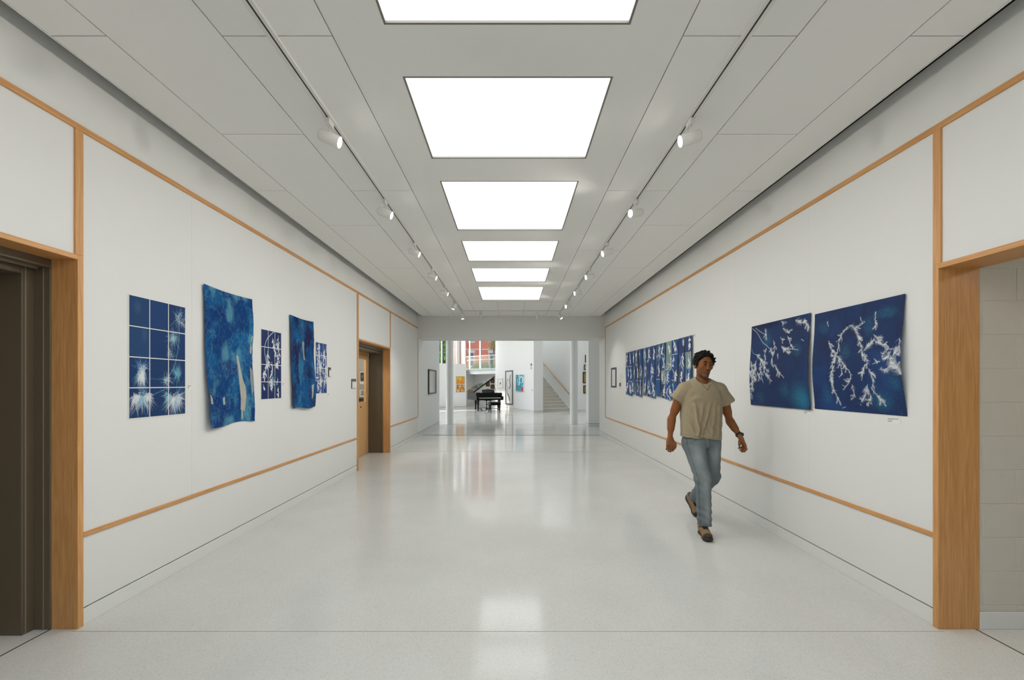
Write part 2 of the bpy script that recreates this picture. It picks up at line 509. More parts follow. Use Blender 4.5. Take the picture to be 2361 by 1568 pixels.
# verticals
trim(XL - 0.02, XL + PR, 7.13, 7.19, 0.0, Z_RAIL - 0.018, 'oakV', 'slim oak upright at the near side of the wooden door')
trim(XL - 0.02, XL + PR, 9.055, 9.09, HEAD_L + 0.03, Z_RAIL - 0.018, 'oakV', 'slim oak upright above the far jamb of the wooden door')
trim(XL - 0.02, XL + PR, 11.74, 11.76, Z_CHAIR + 0.014, Z_RAIL - 0.018, 'oakV', 'slim oak upright at the lobby end of the door wall')
trim(XR - PR, XR + 0.02, 11.60, 11.62, Z_CHAIR + 0.014, Z_RAIL - 0.018, 'oakV', 'slim oak upright at the lobby end of the print wall')
trim(XL - 0.03, XL + PR, Y0 - 0.012, Y0 + 0.035, HEAD_L + 0.03, Z_RAIL - 0.018, 'oakV', 'oak upright above the bronze doorway corner')
trim(XR - PR, XR + 0.03, Y0 - 0.012, Y0 + 0.035, HEAD_R + 0.03, Z_RAIL - 0.018, 'oakV', 'oak upright above the oak lined opening corner')
# near-left opening lining
trim(XL - 0.148, XL + PR, Y0, Y0 + 0.035, 0.0, HEAD_L + 0.03, 'oakV', 'wide oak jamb beside the bronze doorway')
trim(XL - 0.148, XL + PR, 0.60, Y0, HEAD_L, HEAD_L + 0.03, 'oakH', 'oak head board over the bronze doorway')
# near-right opening lining
trim(XR - PR, XR + 0.237, Y0, Y0 + 0.035, 0.0, HEAD_R + 0.03, 'oakV', 'wide oak jamb beside the painted block wall')
trim(XR - PR, XR + 0.237, 0.50, Y0, HEAD_R, HEAD_R + 0.03, 'oakH', 'oak head board over the opening to the block wall')
# far-left opening lining
trim(XL - 0.14, XL + PR, 9.03, 9.06, 0.0, HEAD_L + 0.03, 'oakV', 'oak jamb on the far side of the wooden door')
trim(XL - 0.14, XL + PR, 7.19, 9.03, HEAD_L, HEAD_L + 0.03, 'oakH', 'oak head board over the wooden door')

# ---- near-left bronze doorway: deep pressed metal frame and leaf
d1 = MB()
XF = XL - 0.148
d1.box(XF - 0.10, XF, Y0 - 0.005, Y0 + 0.03, 0, HEAD_L)
d1.box(XF - 0.312, XF - 0.10, Y0 - 0.065, Y0 + 0.03, 0, HEAD_L - 0.05)
d1.box(XF - 0.115, XF - 0.098, Y0 - 0.045, Y0 + 0.02, 0, HEAD_L - 0.035)
d1.box(XF - 0.10, XF, 0.62, Y0 - 0.005, HEAD_L - 0.05, HEAD_L + 0.03)
d1.box(XF - 0.312, XF - 0.10, 0.62, Y0 - 0.065, HEAD_L - 0.10, HEAD_L + 0.03)
d1.box(XF - 0.312, XF, 0.56, 0.62, 0, HEAD_L)
door1 = struct(d1.build('door_1', M['brown'], None, bevel=0.003), 'dark bronze metal doorway in the near oak opening', 'door')
bx('edge_bead', XF - 0.104, XF - 0.099, Y0 - 0.05, Y0 - 0.0445, 0, HEAD_L - 0.04, M['bronze_line'], door1)
bx('edge_bead', XF - 0.041, XF - 0.037, Y0 - 0.009, Y0 - 0.0045, 0, HEAD_L - 0.05, M['bronze_line'], door1)
bx('door_leaf', XF - 0.36, XF - 0.314, 0.58, Y0 + 0.02, 0.006, HEAD_L - 0.05, M['brown'], door1, 0.002)
bx('head_lip', XF - 0.07, XF - 0.055, 0.62, Y0 - 0.02, HEAD_L - 0.062, HEAD_L - 0.049, M['bronze_line'], door1)

nr = MB(); nr.box(-5.0, XL - 0.161, 0.2, 0.3, 0, 2.9); nr.box(-5.0, XL - 0.161, 3.1, 3.2, 0, 2.9); nr.box(-5.1, -5.0, 0.2, 3.2, 0, 2.9); nr.box(-5.1, XL - 0.161, 0.2, 3.2, 2.9, 3.0)
struct(nr.build('wall_near_room', M['wall']), 'walls of the room behind the bronze doorway', 'wall')
# ---- far-left wooden door with a vision pane
d2 = MB()
XF = XL - 0.14
d2.box(XF - 0.31, XF - 0.05, 9.028, 9.09, 0, HEAD_L - 0.03)
d2.box(XF - 0.05, XF, 9.036, 9.09, 0, HEAD_L)
d2.box(XF - 0.05, XF, 7.19, 9.036, HEAD_L - 0.05, HEAD_L + .03)
d2.box(XF - 0.31, XF - 0.05, 7.19, 9.028, HEAD_L - 0.10, HEAD_L + .03)
d2.box(XF - 0.36, XF, 7.12, 7.20, 0, HEAD_L)
door2 = struct(d2.build('door_2', M['brown'], None, bevel=0.002), 'blond wooden door with a tall glass pane in bronze frame', 'door')
XD = XF - 0.31
leaf = MB()
zt = HEAD_L - 0.10
# leaf with an opening for the pane: pane y 7.75..8.78, z 1.20..2.0
yp0, yp1, zp0, zp1 = 8.02, 8.88, 1.10, 1.985
leaf.box(XD - 0.045, XD, 7.20, 9.02, 0.01, zp0)
leaf.box(XD - 0.045, XD, 7.20, 9.02, zp1, zt)
leaf.box(XD - 0.045, XD, 7.20, yp0, zp0, zp1)
leaf.box(XD - 0.045, XD, yp1, 9.02, zp0, zp1)
lf = leaf.build('door_leaf', M['maple'], door2)
bx('pane', XD - 0.026, XD - 0.02, yp0, yp1, zp0, zp1, M['glass'], lf)
lk = MB(); lk.lathe([(0.016, 0), (0.016, 0.012), (0.010, 0.016)], 12, Matrix.Translation((XD, 8.56, 1.00)) @ Matrix.Rotation(math.pi / 2, 4, 'Y'))
lk.build('lock_cylinder', M['darkmetal'], lf, True)

# room behind the wooden door
room = MB()
room.box(-5.3, -5.2, 6.6, 9.9, 0, 2.9); room.box(-5.2, XD - 0.05, 9.8, 9.9, 0, 2.9); room.box(-5.2, XD - 0.05, 6.6, 6.7, 0, 2.9)
room.box(-5.3, XL - 0.17, 6.6, 9.9, 2.8, 2.9)
struct(room.build('wall_office', mat('office_paint', (172, 170, 160), 0.8)), 'grey painted walls of the room behind the wooden door', 'wall')
ol = bpy.data.lights.new('office_light', 'POINT'); ol.energy = 85; ol.shadow_soft_size = 0.3
olo = bpy.data.objects.new('office_light', ol); olo.location = (-4.2, 8.2, 2.5); link(olo)

# ---- side passage on the right with painted concrete block
cm = MB()
XJ = XR + 0.237
cm.box(XJ, 6.0, Y0 + 0.008, Y0 + 0.2, 0, 2.9)
cmu = struct(cm.build('wall_block', M['mortar']), 'painted concrete block wall beyond the oak jamb', 'wall')
BH, BL = 0.2032, 0.4064
blk_cache = {}
for r in range(14):
    z0 = 0.104 + (r - 0.82) * BH + 0.004
    z1 = z0 + BH - 0.008
    z0 = max(z0, 0.105)
    x = XJ - (0.385 if r % 2 else 0.182)
    while x < 3.9:
        a, b = max(x + 0.004, XJ + 0.001), x + BL - 0.004
        if b - a > 0.01:
            bx('block', a, b, Y0 + 0.0045, Y0 + 0.03, z0, z1, M['cmu'], cmu, 0.002)
        x += BL
struct(bx('baseboard_block', XJ, 6.0, Y0 - 0.002, Y0 + 0.02, 0, 0.104, M['base'], None, 0.002), 'white base along the painted block wall', 'baseboard')
pw = MB(); pw.box(6.0, 6.1, 0.2, Y0 + 0.1, 0, 2.9); pw.box(XR + 0.16, 6.1, 0.2, 0.3, 0, 2.9); pw.box(XR + 0.16, 6.1, 0.2, Y0 + 0.1, 2.62, 2.9)
struct(pw.build('wall_passage', M['cmu']), 'painted walls and lid of the side passage', 'wall')

pl = empty('ceiling_light', (4.1, 1.45, 2.62)); tag(pl, 'square ceiling light added in the side passage to brighten the block wall', 'light')  # lamp added out of view to lift the block wall
MB().box(-.3, .3, -.3, .3, -.03, -.001).build('housing', M['lframe'], pl); MB().box(-.28, .28, -.28, .28, -.034, -.03).build('diffuser', mat('passage_fill_glow', (255, 255, 255), .5, emit=(255, 250, 240), emit_s=9.0), pl)
# ---- ceiling
ceil = bx('ceiling', XL - 0.2, XR + 0.2, YB - 0.1, YH0 + 0.1, ZTOP, ZTOP + 0.1, M['plenum'])
struct(ceil, 'white panel ceiling floating free of the side walls', 'ceiling')
back = MB()
XE_L, XE_R = -2.49, 2.44
back.box(XE_L + 0.01, -0.99, YB, YH0, ZC + 0.022, ZC + 0.03); back.box(0.94, XE_R - 0.01, YB, YH0, ZC + 0.022, ZC + 0.03)
back.box(-0.99, 0.94, 9.74, YH0, ZC + 0.022, ZC + 0.03)
back.build('grid_backing', M['tee'], ceil)
def tile(x0, x1, y0, y1):
    g = 0.0035
    bx('ceiling_panel', x0 + g, x1 - g, y0 + g, y1 - g, ZC, ZC + 0.02, M['ceil'], ceil)
    mb = MB()
colsL = [(-1.565, -0.968), (-2.187, -1.565), (XE_L, -2.187)]
colsR = [(0.921, 1.540), (1.540, 2.147), (2.147, XE_R)]
for cols in (colsL, colsR):
    for ci, (a, b) in enumerate(cols):
        off = 2.282 if ci != 1 else 3.18
        y = off - 1.83 * 4
        while y < YH0:
            y0, y1 = max(y, YB), min(y + 1.83, YH0)
            if y1 - y0 > 0.05: tile(a, b, y0, y1)
            y += 1.83
for a, b in ((-0.968, -0.343), (-0.343, 0.297), (0.297, 0.921)):
    tile(a, b, 9.75, YH0)
# edge trims of the floating ceiling
for x0, x1 in ((XE_L - 0.006, XE_L), (XE_R, XE_R + 0.006)):
    bx('edge_trim', x0, x1, YB, YH0, ZC - 0.002, ZC + 0.05, M['ceil'], ceil)

# luminous panels in the centre strip
LX0, LX1 = -0.656, 0.606
lights = [(2.595, 3.512), (3.927, 5.155), (5.562, 6.467), (6.879, 7.787), (8.206, 9.481), (1.28, 2.197)]
y = 1.28
for ln in (0.91, 0.91, 1.23):
    lights.append((y - 0.412 - ln, y - 0.412)); y -= 0.412 + ln
slab = MB()
zs0, zs1 = ZC, ZC + 0.06
slab.box(-0.965, LX0 - 0.012, YB, 9.74, zs0, zs1); slab.box(LX1 + 0.012, 0.918, YB, 9.74, zs0, zs1)
ls = sorted(lights)
cur = YB
for a, b in ls:
    slab.box(LX0 - 0.012, LX1 + 0.012, cur, a - 0.012, zs0, zs1); cur = b + 0.012
slab.box(LX0 - 0.012, LX1 + 0.012, cur, 9.74, zs0, zs1)
slab.build('centre_panel', M['gyp'], ceil)
for i, (a, b) in enumerate(sorted(lights, reverse=True)):
    r = empty('ceiling_light', ((LX0 + LX1) / 2, (a + b) / 2, ZC))
    tag(r, 'white luminous ceiling panel, %s from the lobby beam' % ORD[i], 'light', 'luminous ceiling panels')
    w, l = (LX1 - LX0) / 2, (b - a) / 2
    fr = MB(); t = 0.012
    fr.box(-w - t, -w, -l - t, l + t, -0.001, 0.05); fr.box(w, w + t, -l - t, l + t, -0.001, 0.05)
    fr.box(-w, w, -l - t, -l, -0.001, 0.05); fr.box(-w, w, l, l + t, -0.001, 0.05)
    fr.build('frame', M['lframe'], r)
    bx('diffuser', -w, w, -l, l, 0.012, 0.03, M['diff'], r)

# beam to the lobby
struct(bx('wall_beam', XL - 0.2, XR + 0.2, YH0, YH1, 2.736, 7.0, M['wall']), 'white beam spanning the corridor mouth to the lobby', 'wall')

# ---- lighting tracks and spots
ZT = ZC - 0.006
YT0, YT1 = -2.5, 10.83
def track(x0, x1, y0, y1, label, along):
    cx, cy = (x0 + x1) / 2, (y0 + y1) / 2
    r = empty('lighting_track', (cx, cy, ZC - 0.0006)); tag(r, label, 'track', 'lighting tracks')
    lx, ly = (x1 - x0) / 2, (y1 - y0) / 2
    h = MB()
    if along == 'y':
        h.box(-0.026, -0.006, -ly, ly, -0.016, 0.0); h.box(0.006, 0.026, -ly, ly, -0.016, 0); h.box(-0.006, 0.006, -ly, ly, -0.006, 0)
        h.build('housing', M['track'], r)
        bx('slot', -0.006, 0.006, -ly, ly, -0.010, -0.0065, M['slot'], r)
    else:
        h.box(-lx, lx, -0.026, -0.006, -0.016, 0); h.box(-lx, lx, 0.006, 0.026, -0.016, 0); h.box(-lx, lx, -0.006, 0.006, -0.006, 0)
        h.build('housing', M['track'], r)
        bx('slot', -lx, lx, -0.006, 0.006, -0.010, -0.0065, M['slot'], r)
XTL, XTR = -1.288, 1.258
track(XTL, XTL, YT0, YT1 - 0.031, 'white lighting track running along the side with the doors', 'y')
track(XTR, XTR, YT0, YT1 - 0.031, 'white lighting track running along the side of the paired prints', 'y')
track(XTL - 0.03, XTR + 0.03, YT1, YT1, 'short white lighting track crossing in front of the lobby beam', 'x')

def spot(x, y, aim, label, group):
    r = empty('track_light', (x, y, ZC - 0.017)); tag(r, label, 'light', group)
    aim = Vector(aim).normalized()
    MB().box(-0.016, 0.016, -0.04, 0.04, -0.042, -0.0005).build('adapter', M['spot'], r, bevel=0.003)
    MB().tube([(0, 0, -0.04), (0, 0, -0.10)], 0.0045, 8).build('stem', M['spot'], r, True)
    c = Vector((0, 0, -0.128))
    Rm = aim.to_track_quat('Z', 'Y').to_matrix().to_4x4()
    T = Matrix.Translation(c) @ Rm
    hp = [(0.001, -0.072), (0.034, -0.072), (0.0385, -0.068), (0.0405, -0.06), (0.0405, 0.075), (0.0375, 0.075), (0.0375, 0.066), (0.001, 0.066)]
    MB(T).lathe(hp, 28).build('housing', M['spot'], r, True)
    MB(T).lathe([(0.0372, 0.0664), (0.0372, 0.068)], 24).build('lens', M['lens'], r)
    l = bpy.data.lights.new('spot_lamp', 'SPOT'); l.energy = SPOT_W; l.spot_size = math.radians(72); l.spot_blend = 0.8; l.shadow_soft_size = 0.035
    l.color = (1.0, 0.96, 0.9)
    lo = bpy.data.objects.new('spot_lamp', l); link(lo, r)
    lo.location = c + aim * 0.085
    lo.rotation_euler = aim.to_track_quat('-Z', 'Y').to_euler()
    return r
ysp = [2.985, 4.286, 5.58, 6.83, 8.06, 9.43]
aimL = [(0.92, 0.10, -0.33), (0.9, 0.02, -0.36), (0.9, 0.0, -0.40), (0.9, -0.02, -0.36), (0.92, -0.03, -0.34), (-0.35, -0.1, -0.9)]
aimR = [(-0.93, 0.02, -0.28), (-0.86, -0.34, -0.22), (-0.86, -0.2, -0.3), (-0.88, -0.2, -0.22), (-0.86, -0.25, -0.2), (-0.8, -0.4, -0.2)]
for i, y in enumerate([1.70, 0.42] + ysp):
    k = i - 2
    al = aimL[k] if k >= 0 else aimL[0]; ar = aimR[k] if k >= 0 else aimR[0]
    o = 7 - k if k >= 0 else (7 if i == 0 else 8)
    o = 6 - k if k >= 0 else (6 + 1 + i)
    nm = ORD[o - 1]
    spot(XTL, y, al, 'white cylinder spotlight on the track along the door side, %s from its lobby end' % nm, 'spotlights on the door side track')
    spot(XTR, y, ar, 'white cylinder spotlight on the track along the print side, %s from its lobby end' % nm, 'spotlights on the print side track')
for x, aim, lb in ((XTL + 0.02, (0.08, -0.1, -1), 'down-aimed white spotlight at the door side corner of the cross track'),
                   (-0.80, (0.02, 0.12, -1), 'down-aimed white spotlight on the cross track nearer the door side'),
                   (0.64, (0.02, 0.12, -1), 'down-aimed white spotlight on the cross track nearer the print side'),
                   (XTR - 0.03, (0.5, -0.25, -0.8), 'tilted white spotlight at the print side corner of the cross track')):
    spot(x, YT1 + 0.0, aim, lb, 'spotlights on the cross track')

# ---- wall plates
def plate(name, side, y, z, w, h, label, m='plastic'):
    x = XL if side < 0 else XR
    r = empty(name, (x, y, z)); tag(r, label, 'outlet' if 'outlet' in name else 'switch')
    s = -side
    MB().box(0.0005 * s, 0.006 * s, -w / 2, w / 2, -h / 2, h / 2).build('plate', M[m], r, bevel=0.001)
    for dz in (-0.022, 0.022):
        MB().box(0.006 * s, 0.0075 * s, -0.014, 0.014, dz - 0.013, dz + 0.013).build('socket', M['base'], r)
plate('wall_outlet', 1, 10.40, 0.445, 0.075, 0.118, 'white wall outlet under the low oak rail near the pillar')
plate('wall_outlet', -1, 10.62, 0.43, 0.075, 0.118, 'white wall outlet under the low oak rail by the wooden door')
plate('wall_outlet', -1, 13.80, 0.44, 0.075, 0.118, 'white wall outlet below the dark framed lobby picture')
plate('light_switch', -1, 11.95, 1.10, 0.075, 0.118, 'white wall switch beside the oak upright at the lobby end')
# ------------------------------------------------------------------ painting helpers (flat print on paper and cloth)
def fbm(h, w, base, octs=5, rng=RNG, aspect=1.0, gain=0.55):
    out = np.zeros((h, w), np.float32); amp = 1.0; tot = 0
    n = base
    for _ in range(octs):
        gw = max(2, int(n) + 2); gh = max(2, int(n * h / w * aspect) + 2)
        g = rng.random((gh, gw)).astype(np.float32)
        yy = np.linspace(0, gh - 1.001, h); xx = np.linspace(0, gw - 1.001, w)
        yi = yy.astype(int); xi = xx.astype(int)
        fy = (yy - yi)[:, None]; fx = (xx - xi)[None]
        fy = fy * fy * (3 - 2 * fy); fx = fx * fx * (3 - 2 * fx)
        a = g[yi][:, xi]; b = g[yi][:, np.minimum(xi + 1, gw - 1)]
        c = g[np.minimum(yi + 1, gh - 1)][:, xi]; d = g[np.minimum(yi + 1, gh - 1)][:, np.minimum(xi + 1, gw - 1)]
        out += amp * ((a * (1 - fx) + b * fx) * (1 - fy) + (c * (1 - fx) + d * fx) * fy)
        tot += amp; amp *= gain; n *= 2
    out /= tot
    return out

class Cv:
    def __init__(s, w, h, c):
        s.w, s.h = int(w), int(h)
        s.a = np.empty((s.h, s.w, 3), np.float32); s.a[:] = c
    def stroke(s, x0, y0, x1, y1, r0, r1, c, al=1.0, soft=0.8):
        m = max(r0, r1) + 1.5
        xa, xb = int(max(0, min(x0, x1) - m)), int(min(s.w, max(x0, x1) + m + 1))
        ya, yb = int(max(0, min(y0, y1) - m)), int(min(s.h, max(y0, y1) + m + 1))
        if xb <= xa or yb <= ya: return
        X = np.arange(xa, xb, dtype=np.float32)[None] + 0.5; Y = np.arange(ya, yb, dtype=np.float32)[:, None] + 0.5
        dx, dy = x1 - x0, y1 - y0; L2 = dx * dx + dy * dy + 1e-6
        t = np.clip(((X - x0) * dx + (Y - y0) * dy) / L2, 0, 1)
        d = np.sqrt((X - x0 - t * dx) ** 2 + (Y - y0 - t * dy) ** 2)
        r = r0 + (r1 - r0) * t
        k = np.clip((r + soft / 2 - d) / soft, 0, 1) * al
        k = k[..., None]
        s.a[ya:yb, xa:xb] = s.a[ya:yb, xa:xb] * (1 - k) + c * k
    def poly(s, pts, r, c, al=1.0):
        for i in range(len(pts) - 1):
            s.stroke(*pts[i], *pts[i + 1], r, r, c, al)
    def blob(s, x, y, rx, ry, c, al=1.0, pw=2.0):
        xa, xb = int(max(0, x - rx)), int(min(s.w, x + rx + 1)); ya, yb = int(max(0, y - ry)), int(min(s.h, y + ry + 1))
        if xb <= xa or yb <= ya: return
        X = (np.arange(xa, xb)[None] - x) / rx; Y = (np.arange(ya, yb)[:, None] - y) / ry
        k = (np.clip(1 - X * X - Y * Y, 0, 1) ** pw * al)[..., None]
        s.a[ya:yb, xa:xb] = s.a[ya:yb, xa:xb] * (1 - k) + c * k
    def mixn(s, n, c, al=1.0):
        k = (np.clip(n, 0, 1) * al)[..., None]
        s.a = s.a * (1 - k) + np.asarray(c, np.float32) * k

WHT = L3(222, 226, 226); PALE = L3(150, 190, 210); MIDB = L3(60, 120, 165)

def curve(pts, n=24):
    p = np.array(pts, np.float32); m = len(p)
    out = []
    for i in range(m - 1):
        p0, p1, p2, p3 = p[max(i - 1, 0)], p[i], p[i + 1], p[min(i + 2, m - 1)]
        for k in range(n):
            t = k / n
            out.append(0.5 * (2 * p1 + (p2 - p0) * t + (2 * p0 - 5 * p1 + 4 * p2 - p3) * t * t + (3 * p1 - p0 - 3 * p2 + p3) * t ** 3))
    out.append(p[-1])
    return np.array(out)

def fir(cv, pts, nl, rng, dens=1.0, c=WHT, al=0.95, tip=0.35, core=0.6, w=0.5, lvl=0):
    """a conifer twig: stem, irregular needles that thin out toward the tip, a few side twigs"""
    q = curve(pts, 20)
    seg = np.hypot(*(q[1:] - q[:-1]).T); L = seg.sum(); cum = np.concatenate([[0], np.cumsum(seg)])
    clump = rng.random(8)
    for i in range(len(q) - 1):
        cv.stroke(*q[i], *q[i + 1], core * (1 - .5 * i / len(q)), core * (1 - .5 * i / len(q)), c, al * .8)
    n = int(L * dens * 0.95)
    for i in range(n):
        s = rng.random() * L; t = s / L
        if rng.random() > 0.35 + 0.75 * clump[int(t * 7.99)]: continue
        j = max(1, min(np.searchsorted(cum, s), len(q) - 1))
        d = q[j] - q[j - 1]; a = math.atan2(d[1], d[0])
        l = nl * (0.30 + 0.95 * rng.random() ** 1.3) * (1 - (1 - tip) * t ** 2) * (0.6 + 0.5 * clump[int(t * 7.99)])
        sg = 1 if rng.random() < 0.5 else -1
        b = a + sg * math.radians(18 + 44 * rng.random())
        k = al * (0.25 + 0.75 * rng.random())
        x, y = q[j] + rng.normal(size=2) * 0.6
        xm, ym = x + l * .55 * math.cos(b), y + l * .55 * math.sin(b)
        b2 = b - sg * 0.25
        cv.stroke(x, y, xm, ym, w, w * .8, c, k); cv.stroke(xm, ym, xm + l * .45 * math.cos(b2), ym + l * .45 * math.sin(b2), w * .8, w * 0.3, c, k * .8)
    if lvl == 0 and L > 30:
        for _ in range(int(L / 26) + 1):
            s = (0.15 + 0.7 * rng.random()) * L
            j = max(1, min(np.searchsorted(cum, s), len(q) - 1)); d = q[j] - q[j - 1]
            a = math.atan2(d[1], d[0]) + (1 if rng.random() < .5 else -1) * (0.5 + .5 * rng.random())
            l = 12 + 16 * rng.random(); p0 = q[j]
            p1 = p0 + l * .5 * np.array([math.cos(a), math.sin(a)]); p2 = p0 + l * np.array([math.cos(a + .25), math.sin(a + .25)])
            fir(cv, [tuple(p0), tuple(p1), tuple(p2)], nl * .75, rng, dens * 1.2, c, al * (.55 + .45 * rng.random()), .4, .45, w, 1)

def burst(cv, x, y, n, r0, r1, a0, a1, rng, c=WHT, al=0.8, w=0.6, jit=0.0):
    X0, Y0_ = x, y
    for _ in range(n):
        x, y = X0 + rng.normal() * jit, Y0_ + rng.normal() * jit * 0.8
        a = math.radians(a0 + (a1 - a0) * rng.random())
        l = r0 + (r1 - r0) * rng.random() ** 1.6
        s = l * 0.15 * rng.random()
        bend = (rng.random() - 0.5) * 0.5
        xm, ym = x + (s + l * 0.55) * math.cos(a), y + (s + l * 0.55) * math.sin(a)
        k = al * (0.35 + 0.65 * rng.random())
        cv.stroke(x + s * math.cos(a), y + s * math.sin(a), xm, ym, w, w, c, k)
        cv.stroke(xm, ym, x + l * math.cos(a + bend * 0.4), y + l * math.sin(a + bend * 0.4), w, w * 0.3, c, k * 0.75)

def leafy(cv, x, y, ln, ang, rng, c=WHT, lw=2.0, n=9):
    a = math.radians(ang)
    pts = [(x, y)]
    for i in range(6):
        a += (rng.random() - 0.5) * 0.35
        pts.append((pts[-1][0] + ln / 6 * math.cos(a), pts[-1][1] + ln / 6 * math.sin(a)))
    cv.poly(pts, 0.9, c)
    for i in range(n):
        j = rng.integers(1, 6); px, py = pts[j]
        b = a + (1 if i % 2 else -1) * (0.5 + 0.5 * rng.random())
        l = ln * (0.18 + 0.2 * rng.random())
        cv.stroke(px, py, px + l * 0.6 * math.cos(b), py + l * 0.6 * math.sin(b), lw * 0.5, lw, c, 0.95)
        cv.stroke(px + l * 0.6 * math.cos(b), py + l * 0.6 * math.sin(b), px + l * math.cos(b), py + l * math.sin(b), lw, 0.3, c, 0.95)

def sheet(name, a, fn, material, parent=None):
    """a grid mesh carrying the print as a colour attribute; fn(u,v)->xyz arrays, u to the right, v down, 0..1"""
    h, w = a.shape[:2]
    u, v = np.meshgrid(np.linspace(0, 1, w), np.linspace(0, 1, h))
    x, y, z = fn(u, v)
    V = np.stack([x + 0 * u, y + 0 * u, z + 0 * u], -1).reshape(-1, 3)
    idx = np.arange(h * w).reshape(h, w)
    Fq = np.stack([idx[:-1, :-1], idx[1:, :-1], idx[1:, 1:], idx[:-1, 1:]], -1).reshape(-1, 4)
    return mesh_np(name, V, Fq, material, parent, True, a.reshape(-1, 3))

# sheets on the left wall: u runs with +y; on the right wall u runs with -y
def on_left(y0, y1, z0, z1, off):
    return lambda u, v: (off + 0 * u, (y0 + (y1 - y0) * u), z1 + (z0 - z1) * v)

PPM = 330
# ---------- twelve-sheet cyanotype of pine needles
def grid_art(name, y0, y1, z0, z1, cv, cols, rows, label, gap=0.007, border=0.006):
    r = empty(name, (XL, (y0 + y1) / 2, z0)); tag(r, label, 'artwork', 'blue prints on the door side wall')
    w, h = y1 - y0, z1 - z0
    MB().box(0.0008, 0.0035, -w / 2, w / 2, 0, h).build('backing_sheet', M['paper'], r)
    cw, chh = (w - 2 * border - (cols - 1) * gap) / cols, (h - 2 * border - (rows - 1) * gap) / rows
    H, W_ = cv.a.shape[:2]
    for i in range(rows):
        for j in range(cols):
            sub = cv.a[int(i * H / rows):int((i + 1) * H / rows), int(j * W_ / cols):int((j + 1) * W_ / cols)]
            ya = -w / 2 + border + j * (cw + gap); zb = h - border - i * (chh + gap)
            sheet('print_sheet', sub, lambda u, v, ya=ya, zb=zb: (0.0042 + 0 * u, ya + cw * u, zb - chh * v), M['print'], r)
    return r

rng = np.random.default_rng(3)
cv = Cv(0.505 * 1.35 * 500, 0.857 * 500, L3(24, 58, 104))
cw, ch = cv.w / 3, cv.h / 4
cv.mixn(fbm(cv.h, cv.w, 3, 4, rng) - 0.35, L3(18, 42, 84), 0.9)
for j, i, c in ((0, 0, (30, 66, 110)), (0, 1, (34, 70, 112)), (1, 0, (22, 60, 112)), (1, 1, (20, 54, 106))):
    cv.a[int(i * ch):int((i + 1) * ch), int(j * cw):int((j + 1) * cw)] = cv.a[int(i * ch):int((i + 1) * ch), int(j * cw):int((j + 1) * cw)] * 0.3 + L3(*c) * 0.7
cv.blob(0.4 * cw, 0.35 * ch, 0.25 * cw, 0.3 * ch, L3(58, 96, 126), 0.5); cv.blob(0.75 * cw, 1.2 * ch, 0.22 * cw, 0.4 * ch, L3(58, 96, 126), 0.5)
cv.poly([tuple(p) for p in curve([(2.6 * cw, .3 * ch), (2.62 * cw, .9 * ch), (2.55 * cw, 1.6 * ch), (2.3 * cw, 2.25 * ch), (2.0 * cw, 2.6 * ch)])], 1.3, L3(120, 165, 190), 0.8)
cv.poly([(2.0 * cw, 2.75 * ch), (1.0 * cw, 2.7 * ch)], 1.6, L3(50, 110, 160), 0.7); cv.poly([(1.95 * cw, 3.02 * ch), (1.1 * cw, 3.25 * ch)], 1.8, L3(60, 125, 170), 0.8)
for (x, y, n, r0, r1, a0, a1, c, al, w) in (
    (.62, 2.45, 90, 10, 52, 60, 150, L3(110, 175, 205), .6, .9), (.6, 2.4, 70, 8, 46, 180, 350, L3(90, 150, 190), .6, .7), (.62, 2.55, 120, 6, 38, 50, 140, WHT, .9, .8), (.64, 2.4, 60, 4, 26, 0, 360, WHT, .8, .7),
    (.3, 3.28, 80, 8, 55, 0, 150, WHT, .9, .8), (.55, 3.3, 90, 8, 50, 10, 170, WHT, .9, .8), (.9, 3.25, 80, 8, 48, 20, 160, WHT, .9, .8), (.6, 3.3, 70, 10, 66, 40, 140, L3(90, 160, 200), .5, .8), (.7, 3.2, 24, 10, 40, 200, 340, L3(120, 180, 205), .6, .6),
    (2.05, 3.3, 110, 6, 46, 30, 200, L3(150, 200, 215), .8, .7), (2.3, 3.4, 130, 8, 55, 0, 150, WHT, .9, .8), (2.5, 3.35, 110, 8, 50, -40, 120, WHT, .9, .7), (2.45, 3.4, 60, 20, 70, -80, 140, L3(80, 150, 195), .5, .8),
    (1.92, 2.75, 70, 5, 36, 0, 360, L3(190, 220, 225), .8, .6), (2.55, 2.52, 90, 5, 34, 60, 300, L3(130, 190, 205), .8, .7), (2.5, 2.5, 40, 5, 44, 170, 360, L3(90, 150, 190), .6, .6),
    (2.25, 1.22, 100, 6, 42, 0, 360, L3(160, 200, 210), .8, .7), (2.1, 1.85, 34, 5, 28, 180, 360, L3(180, 210, 215), .8, .6), (2.55, .5, 50, 5, 34, 0, 360, L3(170, 200, 210), .7, .6), (2.7, .32, 30, 5, 26, 0, 360, PALE, .7, .6), (2.75, .62, 16, 8, 30, -60, 60, WHT, .8, .6)):
    burst(cv, x * cw, y * ch, int(n * 1.25), r0 * 1.4, r1 * 1.45, a0, a1, rng, c, al, w * .95, 9.0)
grid_art('cyanotype_grid', 2.880, 3.385, 1.230, 2.087, cv, 3, 4, 'large twelve-sheet blue print of bursting pine needles')

